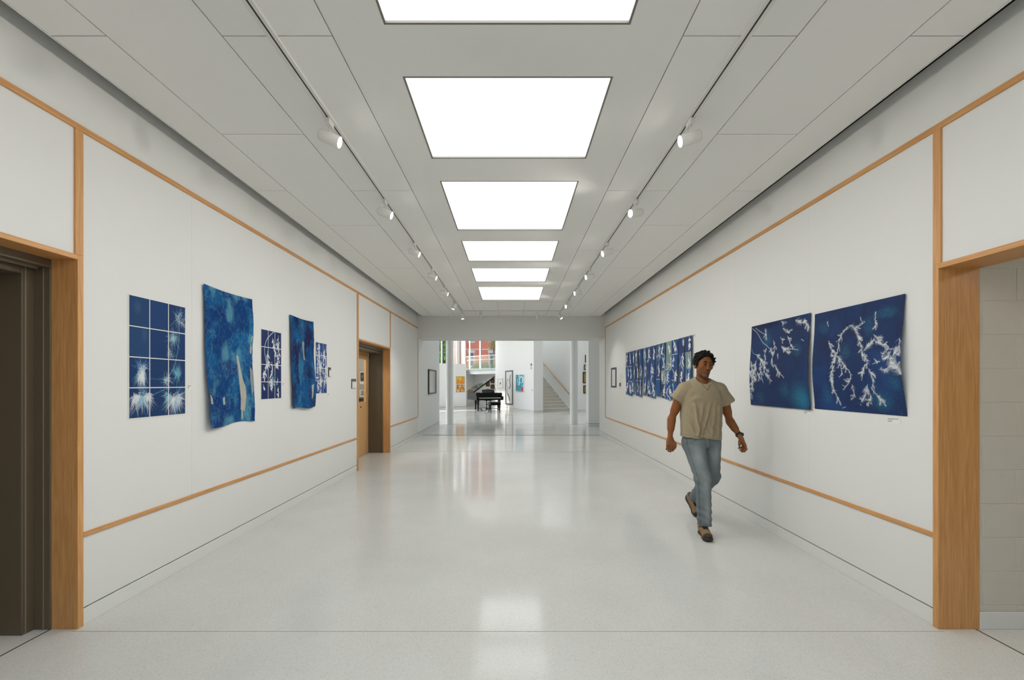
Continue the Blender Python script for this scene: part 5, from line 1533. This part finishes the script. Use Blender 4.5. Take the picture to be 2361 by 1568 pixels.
# right hand: back of hand to the viewer, fingers curled down and back, thumb on the body side
def finger(ps, rs, k=.004):
    return [cap(ps[i], ps[i + 1], rs[i], rs[i + 1], k if i else .006) for i in range(len(ps) - 1)]
def V3(*a): return np.array(a, np.float32)
w = V3(*WRR)
for dx, l, cz in ((.033, .036, .0), (.011, .040, -.003), (-.011, .038, .0), (-.031, .031, .006)):
    kn = w + V3(-.006 + dx, -.022, -.084 + cz)
    SK += [cap(w + V3(dx * .45, -.004, -.012), kn, .017, .0125, .012)]
    p1 = kn + V3(dx * .05, .000, -l); p2 = p1 + V3(-dx * .08, .020, -l * .52); p3 = p2 + V3(-dx * .08, .020, -l * .12)
    SK += finger([kn, p1, p2, p3], [.0108, .0098, .0088, .0072])
SK += [ell(w + V3(-.005, -.008, -.048), (.036, .016, .044), .012)]
SK += finger([w + V3(.018, -.006, -.026), w + V3(.044, -.020, -.060), w + V3(.047, -.024, -.088), w + V3(.043, -.022, -.112)], [.015, .0125, .0105, .008], .01)
# left hand: palm to the thigh, fingers curling inward, index side to the viewer
w = V3(*WRL); hdn = V3(.012, -.038, -.072)
for j, (dy, l) in enumerate(((-.034, .040), (-.012, .044), (.010, .041), (.030, .034))):
    kn = w + hdn + V3(.012 - .004 * abs(j - 1), dy * .8, -.004 + dy * .30)
    SK += [cap(w + V3(.002, dy * .45, -.010), kn, .016, .0125, .012)]
    p1 = kn + V3(.008, -.008, -l); p2 = p1 + V3(-.022, -.004, -l * .52); p3 = p2 + V3(-.026, .0, -.003)
    SK += finger([kn, p1, p2, p3], [.0108, .0100, .0090, .0074])
SK += [ell(w + hdn * .55 + V3(.002, 0, 0), (.016, .034, .042), .012)]
SK += finger([w + V3(-.004, -.022, -.020), w + V3(-.022, -.046, -.052), w + V3(-.030, -.054, -.078), w + V3(-.030, -.055, -.102)], [.015, .0125, .0105, .008], .01)
# head
SK += [hell((0, .016, .030), (.073, .094, .088), .02), hell((0, -.020, -.035), (.058, .068, .082), .03), hcap((-.036, .004, -.062), (-.010, -.068, -.104), .022, .017, .03), hcap((.036, .004, -.062), (.010, -.068, -.104), .022, .017, .03),
       hell((0, -.076, -.108), (.020, .016, .015), .015), hell((-.043, -.056, -.016), (.022, .022, .024), .02), hell((.043, -.056, -.016), (.022, .022, .024), .02),
       hcap((-.038, -.072, .030), (.038, -.072, .030), .014, .014, .014),
       hcap((0, -.086, .020), (0, -.100, -.022), .009, .0125, .012), hell((0, -.104, -.027), (.0140, .011, .010), .009), hell((-.0125, -.100, -.031), (.0085, .010, .0075), .006), hell((.0125, -.100, -.031), (.0085, .010, .0075), .006),
       hell((0, -.0905, -.0615), (.0235, .0085, .0055), .005), hell((0, -.0895, -.0735), (.0195, .0090, .0065), .005), hell((0, -.076, -.064), (.030, .016, .020), .012),
       hell((-.031, -.094, .011), (.017, .013, .009), .008, 's'), hell((.031, -.094, .011), (.017, .013, .009), .008, 's'), hell((0, -.101, -.0672), (.021, .006, .0016), .003, 's'),
       hell((-.0755, .012, -.006), (.0085, .020, .031), .006), hell((.0755, .012, -.006), (.0085, .020, .031), .006), hell((-.083, .009, -.004), (.005, .011, .018), .004, 's'), hell((.083, .009, -.004), (.005, .011, .018), .004, 's')]
# eyelids over the sockets
SK += [hell((-.031, -.0795, .011), (.0148, .0120, .0102), .004), hell((.031, -.0795, .011), (.0148, .0120, .0102), .004)]
V, Q = surf(SK, 0.0034)
V = relax(V, Q, 1, .4)
hl = (V - HC) @ HR
col = np.empty_like(V); col[:] = np.array((.25, .085, .023))
nzv = 0.5 + 0.5 * np.sin(V[:, 0] * 90 + 3 * np.sin(V[:, 2] * 70)) * np.sin(V[:, 2] * 85 + V[:, 1] * 60)
col *= (0.92 + 0.12 * nzv)[:, None]
def tint(mask, c, a=1.0):
    k = (np.clip(mask, 0, 1) * a)[:, None]; col[:] = col * (1 - k) + np.array(c) * k
inhead = (hl[:, 2] > -.15) & (np.abs(hl[:, 0]) < .1) & (V[:, 2] > 1.5)
beard = np.clip((-.036 - hl[:, 2]) / .025, 0, 1) * np.clip((.02 - hl[:, 1]) / .04, 0, 1) * np.clip((hl[:, 2] + .16) / .03, 0, 1) * inhead
tint(beard, (.085, .045, .025), .62)
lips = np.exp(-((hl[:, 0] / .022) ** 4 + ((hl[:, 2] + .0675) / .0105) ** 4)) * (hl[:, 1] < -.075) * inhead
tint(lips, (.19, .060, .040), .9)
mline = np.exp(-((hl[:, 0] / .021) ** 4 + ((hl[:, 2] + .0672) / .0022) ** 2)) * (hl[:, 1] < -.075) * inhead
tint(mline, (.05, .02, .014), .8)
ear = np.clip((np.abs(hl[:, 0]) - .072) / .006, 0, 1) * (np.abs(hl[:, 2]) < .05) * inhead
tint(ear, (.24, .075, .035), .5)
stach = np.exp(-((hl[:, 0] / .024) ** 4 + ((hl[:, 2] + .050) / .007) ** 4)) * (hl[:, 1] < -.07) * inhead
tint(stach, (.05, .028, .018), .5)
palms = (V[:, 2] < .97) & (V[:, 2] > .74) & (np.abs(V[:, 0]) > .24)
tint(palms * 1.0, (.235, .085, .036), .5)
M['skin'] = mat_attr('skin', 0.55, 0.32)
person = mesh_np('person', V, Q, M['skin'], None, True, col)
person.location = (PX, PY, 0)
tag(person, 'man in grey t-shirt and faded jeans walking past the prints', 'person')

# eyes, brows
for sx in (-1, 1):
    c = hd((sx * .031, -.0795, .011))
    e = MB(Matrix.Translation(Vector(c)) @ Matrix(HR.tolist()).to_4x4())
    e.lathe([(.0005, -.0122), (.006, -.0106), (.0102, -.0066), (.0122, 0), (.0102, .0066), (.006, .0106), (.0005, .0122)], 14, Matrix.Rotation(math.pi / 2, 4, 'X') @ Matrix.Scale(.8, 4, (1, 0, 0)) @ Matrix.Scale(.62, 4, (0, 1, 0)))
    eo = e.build('eye', mat('eye_white_%d' % (sx + 1), (190, 178, 168), .2), person, True)
    ir = MB(Matrix.Translation(Vector(hd((sx * .031 - .001, -.0922, .0105)))) @ Matrix(HR.tolist()).to_4x4()); ir.lathe([(.0055, -.0006), (.0055, .0008), (.002, .0012)], 14, Matrix.Rotation(math.pi / 2, 4, 'X'))
    ir.build('iris', mat('iris_%d' % (sx + 1), (26, 16, 12), .15), eo)
    bpts = [hd((sx * x_, y_, z_)) for x_, y_, z_ in ((.012, -.0905, .0315), (.026, -.0905, .0375), (.040, -.083, .0355), (.052, -.069, .028))]
    MB().tube([tuple(p) for p in bpts], [.0038, .0045, .004, .002], 6).build('eyebrow', mat('brow_%d' % (sx + 1), (22, 16, 12), .8), person, True)

# --- hair: cap plus many small curls
rg = np.random.default_rng(4)
HA = [hell((0, .024, .040), (.077, .095, .084), .01)]
pts = []
while len(pts) < 760:
    d = rg.normal(size=3); d /= np.linalg.norm(d)
    p = np.array([0, .024, .042]) + d * np.array([.083, .101, .090])
    x_, y_, z_ = p
    hairline = .094 + .06 * (y_ + .075) if y_ < -.045 else (.070 - (y_ + .045) * 1.9 if y_ < .0 else (-.015 if y_ < .03 else -.088))
    if abs(x_) > .055 and y_ < -.01: hairline = max(hairline, .035 - (y_ + .03) * 1.0)
    if z_ < hairline: continue
    pts.append(p)
for p in pts:
    s = .0062 + .0045 * rg.random()
    n_ = p - np.array([0, .02, .03]); n_ /= np.linalg.norm(n_)
    HA.append(Prim(cap(hd(p + n_ * rg.random() * .008), hd(p + n_ * .004 + rg.normal(size=3) * .008), s, s * .8).f, hd(p), s + .03, .003))
for p in ((.080, -.022, .012), (.083, -.012, .022), (.082, -.03, .03), (-.078, -.016, .022), (-.079, -.006, .012)):
    HA.append(hell(p, (.010, .011, .013), .004))
# keep the face and forehead clear
HA.append(hell((0, -.130, -.004), (.070, .112, .101), .004, 's')); HA.append(hell((0, -.055, -.060), (.088, .066, .085), .004, 's'))
Vh, Qh = surf(HA, 0.0036)
M['hair'] = mat('hair', (15, 12, 10), .75, spec=.25)
mesh_np('hair', Vh, Qh, M['hair'], person, False)

# --- glasses
gl = MB(); ln = MB()
MH = Matrix(HR.tolist()).to_4x4()
for sx in (-1, 1):
    c = np.array((sx * .0325, -.1035 + .004, .006))
    ring = []
    for k in range(25):
        t = 2 * math.pi * k / 24
        ring.append(tuple(hd((c[0] + .0225 * math.cos(t), c[1] + .10 * abs(.0225 * math.cos(t)) * (1 if math.cos(t) * sx > 0 else -0.2), c[2] + .0205 * math.sin(t)))))
    gl.tube(ring, .0013, 6, False)
    gl.tube([tuple(hd((sx * .055, -.098, .010))), tuple(hd((sx * .074, -.075, .012))), tuple(hd((sx * .081, .002, .010))), tuple(hd((sx * .078, .022, -.008)))], .0014, 6)
    pl_ = MB(Matrix.Translation(Vector(hd(tuple(c)))) @ MH); pl_.lathe([(.0218, -.0004), (.0218, .0004)], 24, Matrix.Rotation(math.pi / 2, 4, 'X'))
    ln.v += []; lens_b = pl_
    if sx < 0: lens1 = pl_
    else: lens2 = pl_
gl.tube([tuple(hd((-.011, -.103, .012))), tuple(hd((0, -.108, .016))), tuple(hd((.011, -.103, .012)))], .0013, 6)
go = gl.build('glasses', mat('wire_gold', (150, 116, 66), .3, metal=.8), person, True)
lens1.build('lens', M['glass'], go); lens2.build('lens', M['glass'], go)

# --- t-shirt
zk = np.array([.86, .95, 1.05, 1.15, 1.25, 1.33, 1.40, 1.455, 1.50, 1.54]); ak = np.array([.196, .198, .201, .203, .203, .200, .186, .155, .105, .06]); bk_ = np.array([.132, .134, .136, .138, .139, .136, .122, .098, .076, .05])
def torso(P):
    a = np.interp(P[:, 2], zk, ak); b = np.interp(P[:, 2], zk, bk_)
    x_ = np.abs(P[:, 0] + .003) / a; y_ = np.abs(P[:, 1] - .012) / b
    r_ = (x_ ** 2.35 + y_ ** 2.35) ** (1 / 2.35)
    return np.maximum((r_ - 1) * np.minimum(a, b) * .95, P[:, 2] - 1.535)
TS_ = [Prim(torso, (0, .01, 1.2), .42, .0)]
SRd = np.array((-.262, .022, 1.312)) - np.array((-.185, .005, 1.425)); SRd /= np.linalg.norm(SRd)
SLd = np.array((.282, .022, 1.283)) - np.array((.195, .005, 1.42)); SLd /= np.linalg.norm(SLd)
def sleeve(a, b, ra, rb, dirv, endp):
    c = cap(a, b, ra, rb); e = np.array(endp, np.float32); dv = np.array(dirv, np.float32)
    return Prim(lambda P: np.maximum(c.f(P), (P - e) @ dv), c.c, c.r, .035)
TS_ += [cap((-.05, .02, 1.490), (-.175, .008, 1.425), .046, .058, .03), cap((.06, .02, 1.488), (.185, .008, 1.420), .046, .058, .03),
        sleeve((-.175, .005, 1.418), (-.285, .028, 1.275), .062, .066, SRd, (-.262, .022, 1.312)), sleeve((.185, .005, 1.414), (.312, .028, 1.235), .062, .072, SLd, (.282, .022, 1.283))]
TS_ += [ell((.012, -.055, 1.548), (.086, .098, .080), .003, 's')]
TS_ += [Prim(lambda P: cap((.006, .022, 1.44), tuple(hd((0, .02, -.075))), .064, .058).f(P), (0, 0, 1.5), .2, .002, 's')]
def hem(P):
    x_ = P[:, 0]
    return (.922 - .10 * x_ + .006 * np.sin(16 * x_ + 1) + .010 * np.clip(1 - ((x_ + .03) / .02) ** 2, 0, 1) * (P[:, 1] < 0)) - P[:, 2]
TS_ += [Prim(hem, (0, 0, 0), 1, 0, 'i')]
def folds(P):
    x_, y_, z_ = P.T
    low = np.clip((1.36 - z_) / .25, 0, 1)
    d = .0058 * np.sin(62 * x_ + 16 * z_ + 2.6 * np.sin(7 * z_ + 5 * x_)) * low * (.55 + .45 * np.sin(9 * x_ + 4 * z_))
    d += .0046 * np.sin(95 * (x_ * .75 + z_ * .55) + 3 * np.sin(14 * x_)) * np.clip((1.2 - z_) / .2, 0, 1) * np.clip((z_ - .93) / .1, 0, 1)
    # pulls from the armpits
    for sx in (-1, 1):
        dx, dz = x_ - sx * .185, z_ - 1.29
        rr = np.sqrt(dx * dx + dz * dz) + 1e-6; an = np.arctan2(dz, -dx * sx)
        d += .0022 * np.sin(7 * an + sx) * np.exp(-((rr - .10) / .06) ** 2)
    # drape lines falling from the chest
    for x0, k, w_, am in ((-.11, .10, .012, .010), (-.05, -.16, .014, .009), (.015, -.28, .012, .011), (.075, -.12, .013, .009), (.125, -.05, .012, .008)):
        xc = x0 + k * (1.22 - z_)
        d += am * (np.exp(-((x_ - xc) / w_) ** 2) - .6 * np.exp(-((x_ - xc - 2.2 * w_) / (1.3 * w_)) ** 2)) * np.clip((1.30 - z_) / .14, 0, 1) * np.clip((z_ - .92) / .05, 0, 1) * (y_ < .03)
    # shoulder seams
    d -= .0022 * np.exp(-((np.abs(x_) - .172 - .06 * (1.42 - z_)) / .005) ** 2) * (z_ > 1.30)
    # sleeve creases
    d += .0030 * np.sin(95 * (.55 * z_ + .8 * np.abs(x_)) + 2 * np.sin(30 * y_)) * np.clip((np.abs(x_) - .19) / .03, 0, 1)
    d += -.0025 * np.exp(-((z_ - .945 + .1 * x_) / .004) ** 2) * 0
    return -d * 1.5 * (1 - .75 * np.clip((np.abs(x_) - .13) / .06, 0, 1)) * np.clip((z_ - .90) / .06, .35, 1)
TS_ += [Prim(folds, (0, 0, 0), 1, 0, 'a')]
Vs, Qs = surf(TS_, 0.0042); Vs = relax(Vs, Qs, 1, .5)
cs = np.empty_like(Vs); cs[:] = lin((160, 146, 119))
mel = np.random.default_rng(8).normal(size=len(Vs))
cs *= (1 + .05 * mel)[:, None]
hemd = np.abs(Vs[:, 2] - (.922 - .10 * Vs[:, 0]) - .020); cs *= (1 - .22 * np.exp(-(hemd / .0032) ** 2))[:, None]
M['shirt'] = mat_attr('shirt_cotton', .9, .1, bump=.25, bump_scale=900, bump_dist=.001, sheen=.15)
mesh_np('t_shirt', Vs, Qs, M['shirt'], person, True, cs)

# --- jeans
def plane_cut(c, a, n):
    a = np.array(a, np.float32); n = np.array(n, np.float32); n /= np.linalg.norm(n)
    return Prim(lambda P: np.maximum(c.f(P), (P - a) @ n), c.c, c.r, c.k)
KR, AR, KL, AL = (-.058, -.150, .545), (-.056, -.185, .098), (.140, .075, .515), (.130, .510, .150)
dR = np.array(AR) - np.array(KR); dL = np.array(AL) - np.array(KL)
JN = [ell((.005, .018, .905), (.186, .128, .115), .03), ell((-.08, .055, .86), (.095, .085, .10), .04), ell((.095, .075, .86), (.095, .085, .10), .04),
      cap((-.085, .0, .855), KR, .104, .074, .035), cap((.100, .030, .855), KL, .102, .076, .035),
      plane_cut(cap(KR, tuple(np.array(AR) + dR * .1), .075, .064, .03), AR, dR + np.array((0, .02, 0))), plane_cut(cap(KL, tuple(np.array(AL) + dL * .1), .076, .064, .03), AL, dL)]
def jf(P):
    x_, y_, z_ = P.T
    def bands(c, rad, fr, dirv, amp, ph):
        q = P - np.array(c, np.float32); r_ = np.linalg.norm(q, axis=1)
        return amp * np.sin((q @ np.array(dirv)) * fr + ph + 2 * np.sin(q[:, 0] * 22)) * np.exp(-(r_ / rad) ** 2)
    d = bands(KR, .12, 85, (.25, 0, .97), .004, 0) + bands(KL, .12, 80, (-.3, .2, .93), .0045, 1) + bands((-.055, -.185, .2), .13, 90, (.2, 0, .98), .0045, 2) + bands((.13, .43, .25), .13, 85, (0, -.7, .7), .005, .6)
    d += bands((.03, -.08, .83), .13, 75, (.85, 0, .5), .0045, .3) + bands((-.09, -.08, .80), .10, 60, (-.4, 0, .9), .003, 1.2) + bands((.12, -.05, .80), .10, 60, (.5, 0, .87), .003, 2.2)
    return -d * 1.25
JN += [Prim(jf, (0, 0, 0), 1, 0, 'a'), Prim(lambda P: P[:, 2] - .985, (0, 0, 0), 1, 0, 'i')]
Vj, Qj = surf(JN, 0.0042); Vj = relax(Vj, Qj, 1, .5)
cj = np.empty_like(Vj); cj[:] = lin((110, 119, 122))
x_, y_, z_ = Vj.T
def fade(c, r, a, t):
    k = (np.exp(-(((Vj - np.array(c)) / np.array(r)) ** 2).sum(1)) * a)[:, None]; cj[:] = cj * (1 - k) + np.array(lin(t)) * k
for c, r_ in (((-.09, -.12, .74), (.05, .1, .14)), ((-.06, -.22, .5), (.04, .06, .12)), ((.12, -.06, .76), (.05, .1, .12)), ((-.05, -.24, .25), (.03, .06, .14))): fade(c, r_, .75, (158, 164, 164))
cj *= (1 + .05 * np.random.default_rng(9).normal(size=len(Vj)))[:, None]
# outseams, fly and pocket stitching
def seamline(mask): cj[:] = cj * (1 - .32 * np.clip(mask, 0, 1)[:, None])
legx = np.interp(z_, [.1, .545, .86], [-.056, -.058, -.085])
seamline(np.exp(-((x_ - (legx - np.interp(z_, [.1, .545, .86], [.055, .062, .086]))) / .004) ** 2) * (y_ < -.0) * (x_ < .0))
seamline(np.exp(-((x_ - .035 - .0 * z_) / .004) ** 2) * (y_ < -.05) * (z_ > .80))
pk = np.sqrt((x_ + .19) ** 2 + ((z_ - .97) * 1.1) ** 2); seamline(np.exp(-((pk - .105) / .004) ** 2) * (y_ < -.03) * (z_ > .82) * (x_ < -.05))
seamline(np.exp(-(((Vj - np.array(AR)) @ (dR / np.linalg.norm(dR)) + .018) / .004) ** 2) * (x_ < .05) * (z_ < .3) * .8)
M['denim'] = mat_attr('denim', .9, .1, bump=.35, bump_scale=700, bump_dist=.001)
mesh_np('jeans', Vj, Qj, M['denim'], person, True, cj)

# --- shoes, built once along -y then placed twice
def shoe_field():
    up = [ell((0, .065, .060), (.040, .058, .052), .02), ell((0, -.02, .055), (.044, .10, .045), .03), ell((0, -.11, .042), (.047, .055, .034), .02), cap((0, .055, .07), (0, .045, .115), .042, .040, .02)]
    up += [Prim(lambda P: .018 - P[:, 2], (0, 0, 0), 1, 0, 'i'), Prim(lambda P: P[:, 2] - .118, (0, 0, 0), 1, 0, 'i')]
    so = [ell((0, -.115, .018), (.050, .060, .024), .01), ell((0, .06, .018), (.044, .066, .024), .01), cap((.004, -.10, .016), (-.002, .06, .016), .040, .036, .02), ell((0, -.150, .030), (.040, .026, .024), .012)]
    tr = Prim(lambda P: .0025 * np.sign(np.sin(P[:, 1] * 330)) * (P[:, 2] < .008), (0, 0, 0), 1, 0, 'a')
    so += [Prim(lambda P: P[:, 2] - (.026 + .20 * np.clip(-P[:, 1] - .115, 0, .1)), (0, 0, 0), 1, 0, 'i'), Prim(lambda P: -P[:, 2], (0, 0, 0), 1, 0, 'i')]
    return up, so
up, so = shoe_field()
Vu, Qu = surf(up, .0035); Vu = relax(Vu, Qu, 2, .5); Vo, Qo = surf(so, .0035)
cu = np.empty_like(Vu); cu[:] = lin((140, 112, 82))
tong = (np.abs(Vu[:, 0]) < .022 + .25 * np.clip(Vu[:, 2] - .085, 0, 1)) & (Vu[:, 1] < .02) & (Vu[:, 1] > -.075) & (Vu[:, 2] > .06); cu[tong] = lin((40, 38, 36))
cu[(Vu[:, 2] > .098)] = lin((36, 34, 32)); cu[(Vu[:, 1] > .10)] = lin((70, 62, 48)); cu[(Vu[:, 1] < -.135)] = lin((74, 66, 54))
M['shoe'] = mat_attr('shoe_suede', .85, .15, bump=.3, bump_scale=300); M['sole'] = mat('shoe_sole', (52, 48, 40), .8); M['lace'] = mat('shoe_lace', (84, 78, 66), .8)
sh1 = mesh_np('shoe', Vu, Qu, M['shoe'], person, True, cu)
mesh_np('sole', Vo, Qo, M['sole'], sh1, True)
for k in range(4):
    yy = -.060 + k * .020; zz = .083 + k * .008
    MB().tube([(-.026, yy + .004, zz - .006), (-.012, yy, zz + .004), (0, yy - .002, zz + .007), (.012, yy, zz + .004), (.026, yy + .004, zz - .006)], .0024, 6).build('lace', M['lace'], sh1, True)
sh2 = copy_tree(sh1, person)
sh1.rotation_euler = Euler((math.radians(-1), 0, math.radians(-12))); sh1.location = (-.072, -.215, .001)
pit = math.radians(40)
sh2.rotation_euler = Euler((pit, 0, math.radians(6)), 'XYZ')
R2 = sh2.rotation_euler.to_matrix(); toe = Vector((0, -.145, .0))
sh2.location = Vector((.118, .395, .004)) - R2 @ toe

# --- watch, ring, necklace
w = Vector(WRL); ax = (Vector(WRL) - Vector(ELL_)).normalized(); c = w - ax * .012
ring = []; a_ = ax.orthogonal().normalized(); b_ = ax.cross(a_)
for k in range(25): t = 2 * math.pi * k / 24; ring.append(tuple(c + (a_ * math.cos(t) + b_ * math.sin(t)) * .0305))
wt = MB(); 
for dz in (-.006, -.002, .002, .006): wt.tube([tuple(Vector(p) + ax * dz) for p in ring], .0035, 6, False)
wo = wt.build('watch', mat('watch_strap', (24, 25, 25), .5), person, True)
oc = c + Vector((.030, -.012, .004)); fa = (oc - c).normalized()
MB(Matrix.Translation(oc) @ fa.to_track_quat('Z', 'Y').to_matrix().to_4x4()).lathe([(.0165, -.002), (.0175, .004), (.0165, .009), (.014, .010)], 18).build('watch_case', M['darkmetal'], wo, True)
kr = V3(*WRR) + V3(-.018, -.022, -.084 - .020); rr_ = [tuple(kr + V3(.0118 * math.cos(t), .0118 * math.sin(t), 0)) for t in np.linspace(0, 2 * math.pi, 17)]
MB().tube(rr_, .0016, 6, False).build('finger_ring', mat('silver', (200, 200, 196), .25, metal=1), person, True)
def shirt_y(x_, z_):
    ys = np.linspace(-.2, .0, 120); P = np.stack([np.full(120, x_), ys, np.full(120, z_)], 1).astype(np.float32)
    d = np.minimum(field(TS_, P, False), field(SK, P, False)); i = np.argmax(d < 0)
    return float(ys[i]) if d[i] < 0 else None
npts = []
for t in np.linspace(-1, 1, 21):
    x0 = .010 + .058 * t; z0 = 1.418 + .092 * abs(t) ** 1.6
    y0 = shirt_y(x0, z0)
    npts.append((x0, (y0 if y0 is not None else -.05) - .0025, z0))
nk = MB().tube(npts, .0015, 6).build('necklace', mat('chain', (110, 104, 84), .35, metal=.9), person, True)
p_ = npts[10]
MB(Matrix.Translation((p_[0], p_[1], p_[2] - .008)) @ Matrix.Rotation(math.pi / 2, 4, 'X')).prism([(-.008, -.008), (.008, -.008), (0, .008)], -.002, .002).build('pendant', mat('pendant_metal', (70, 62, 50), .4, metal=.7), nk)
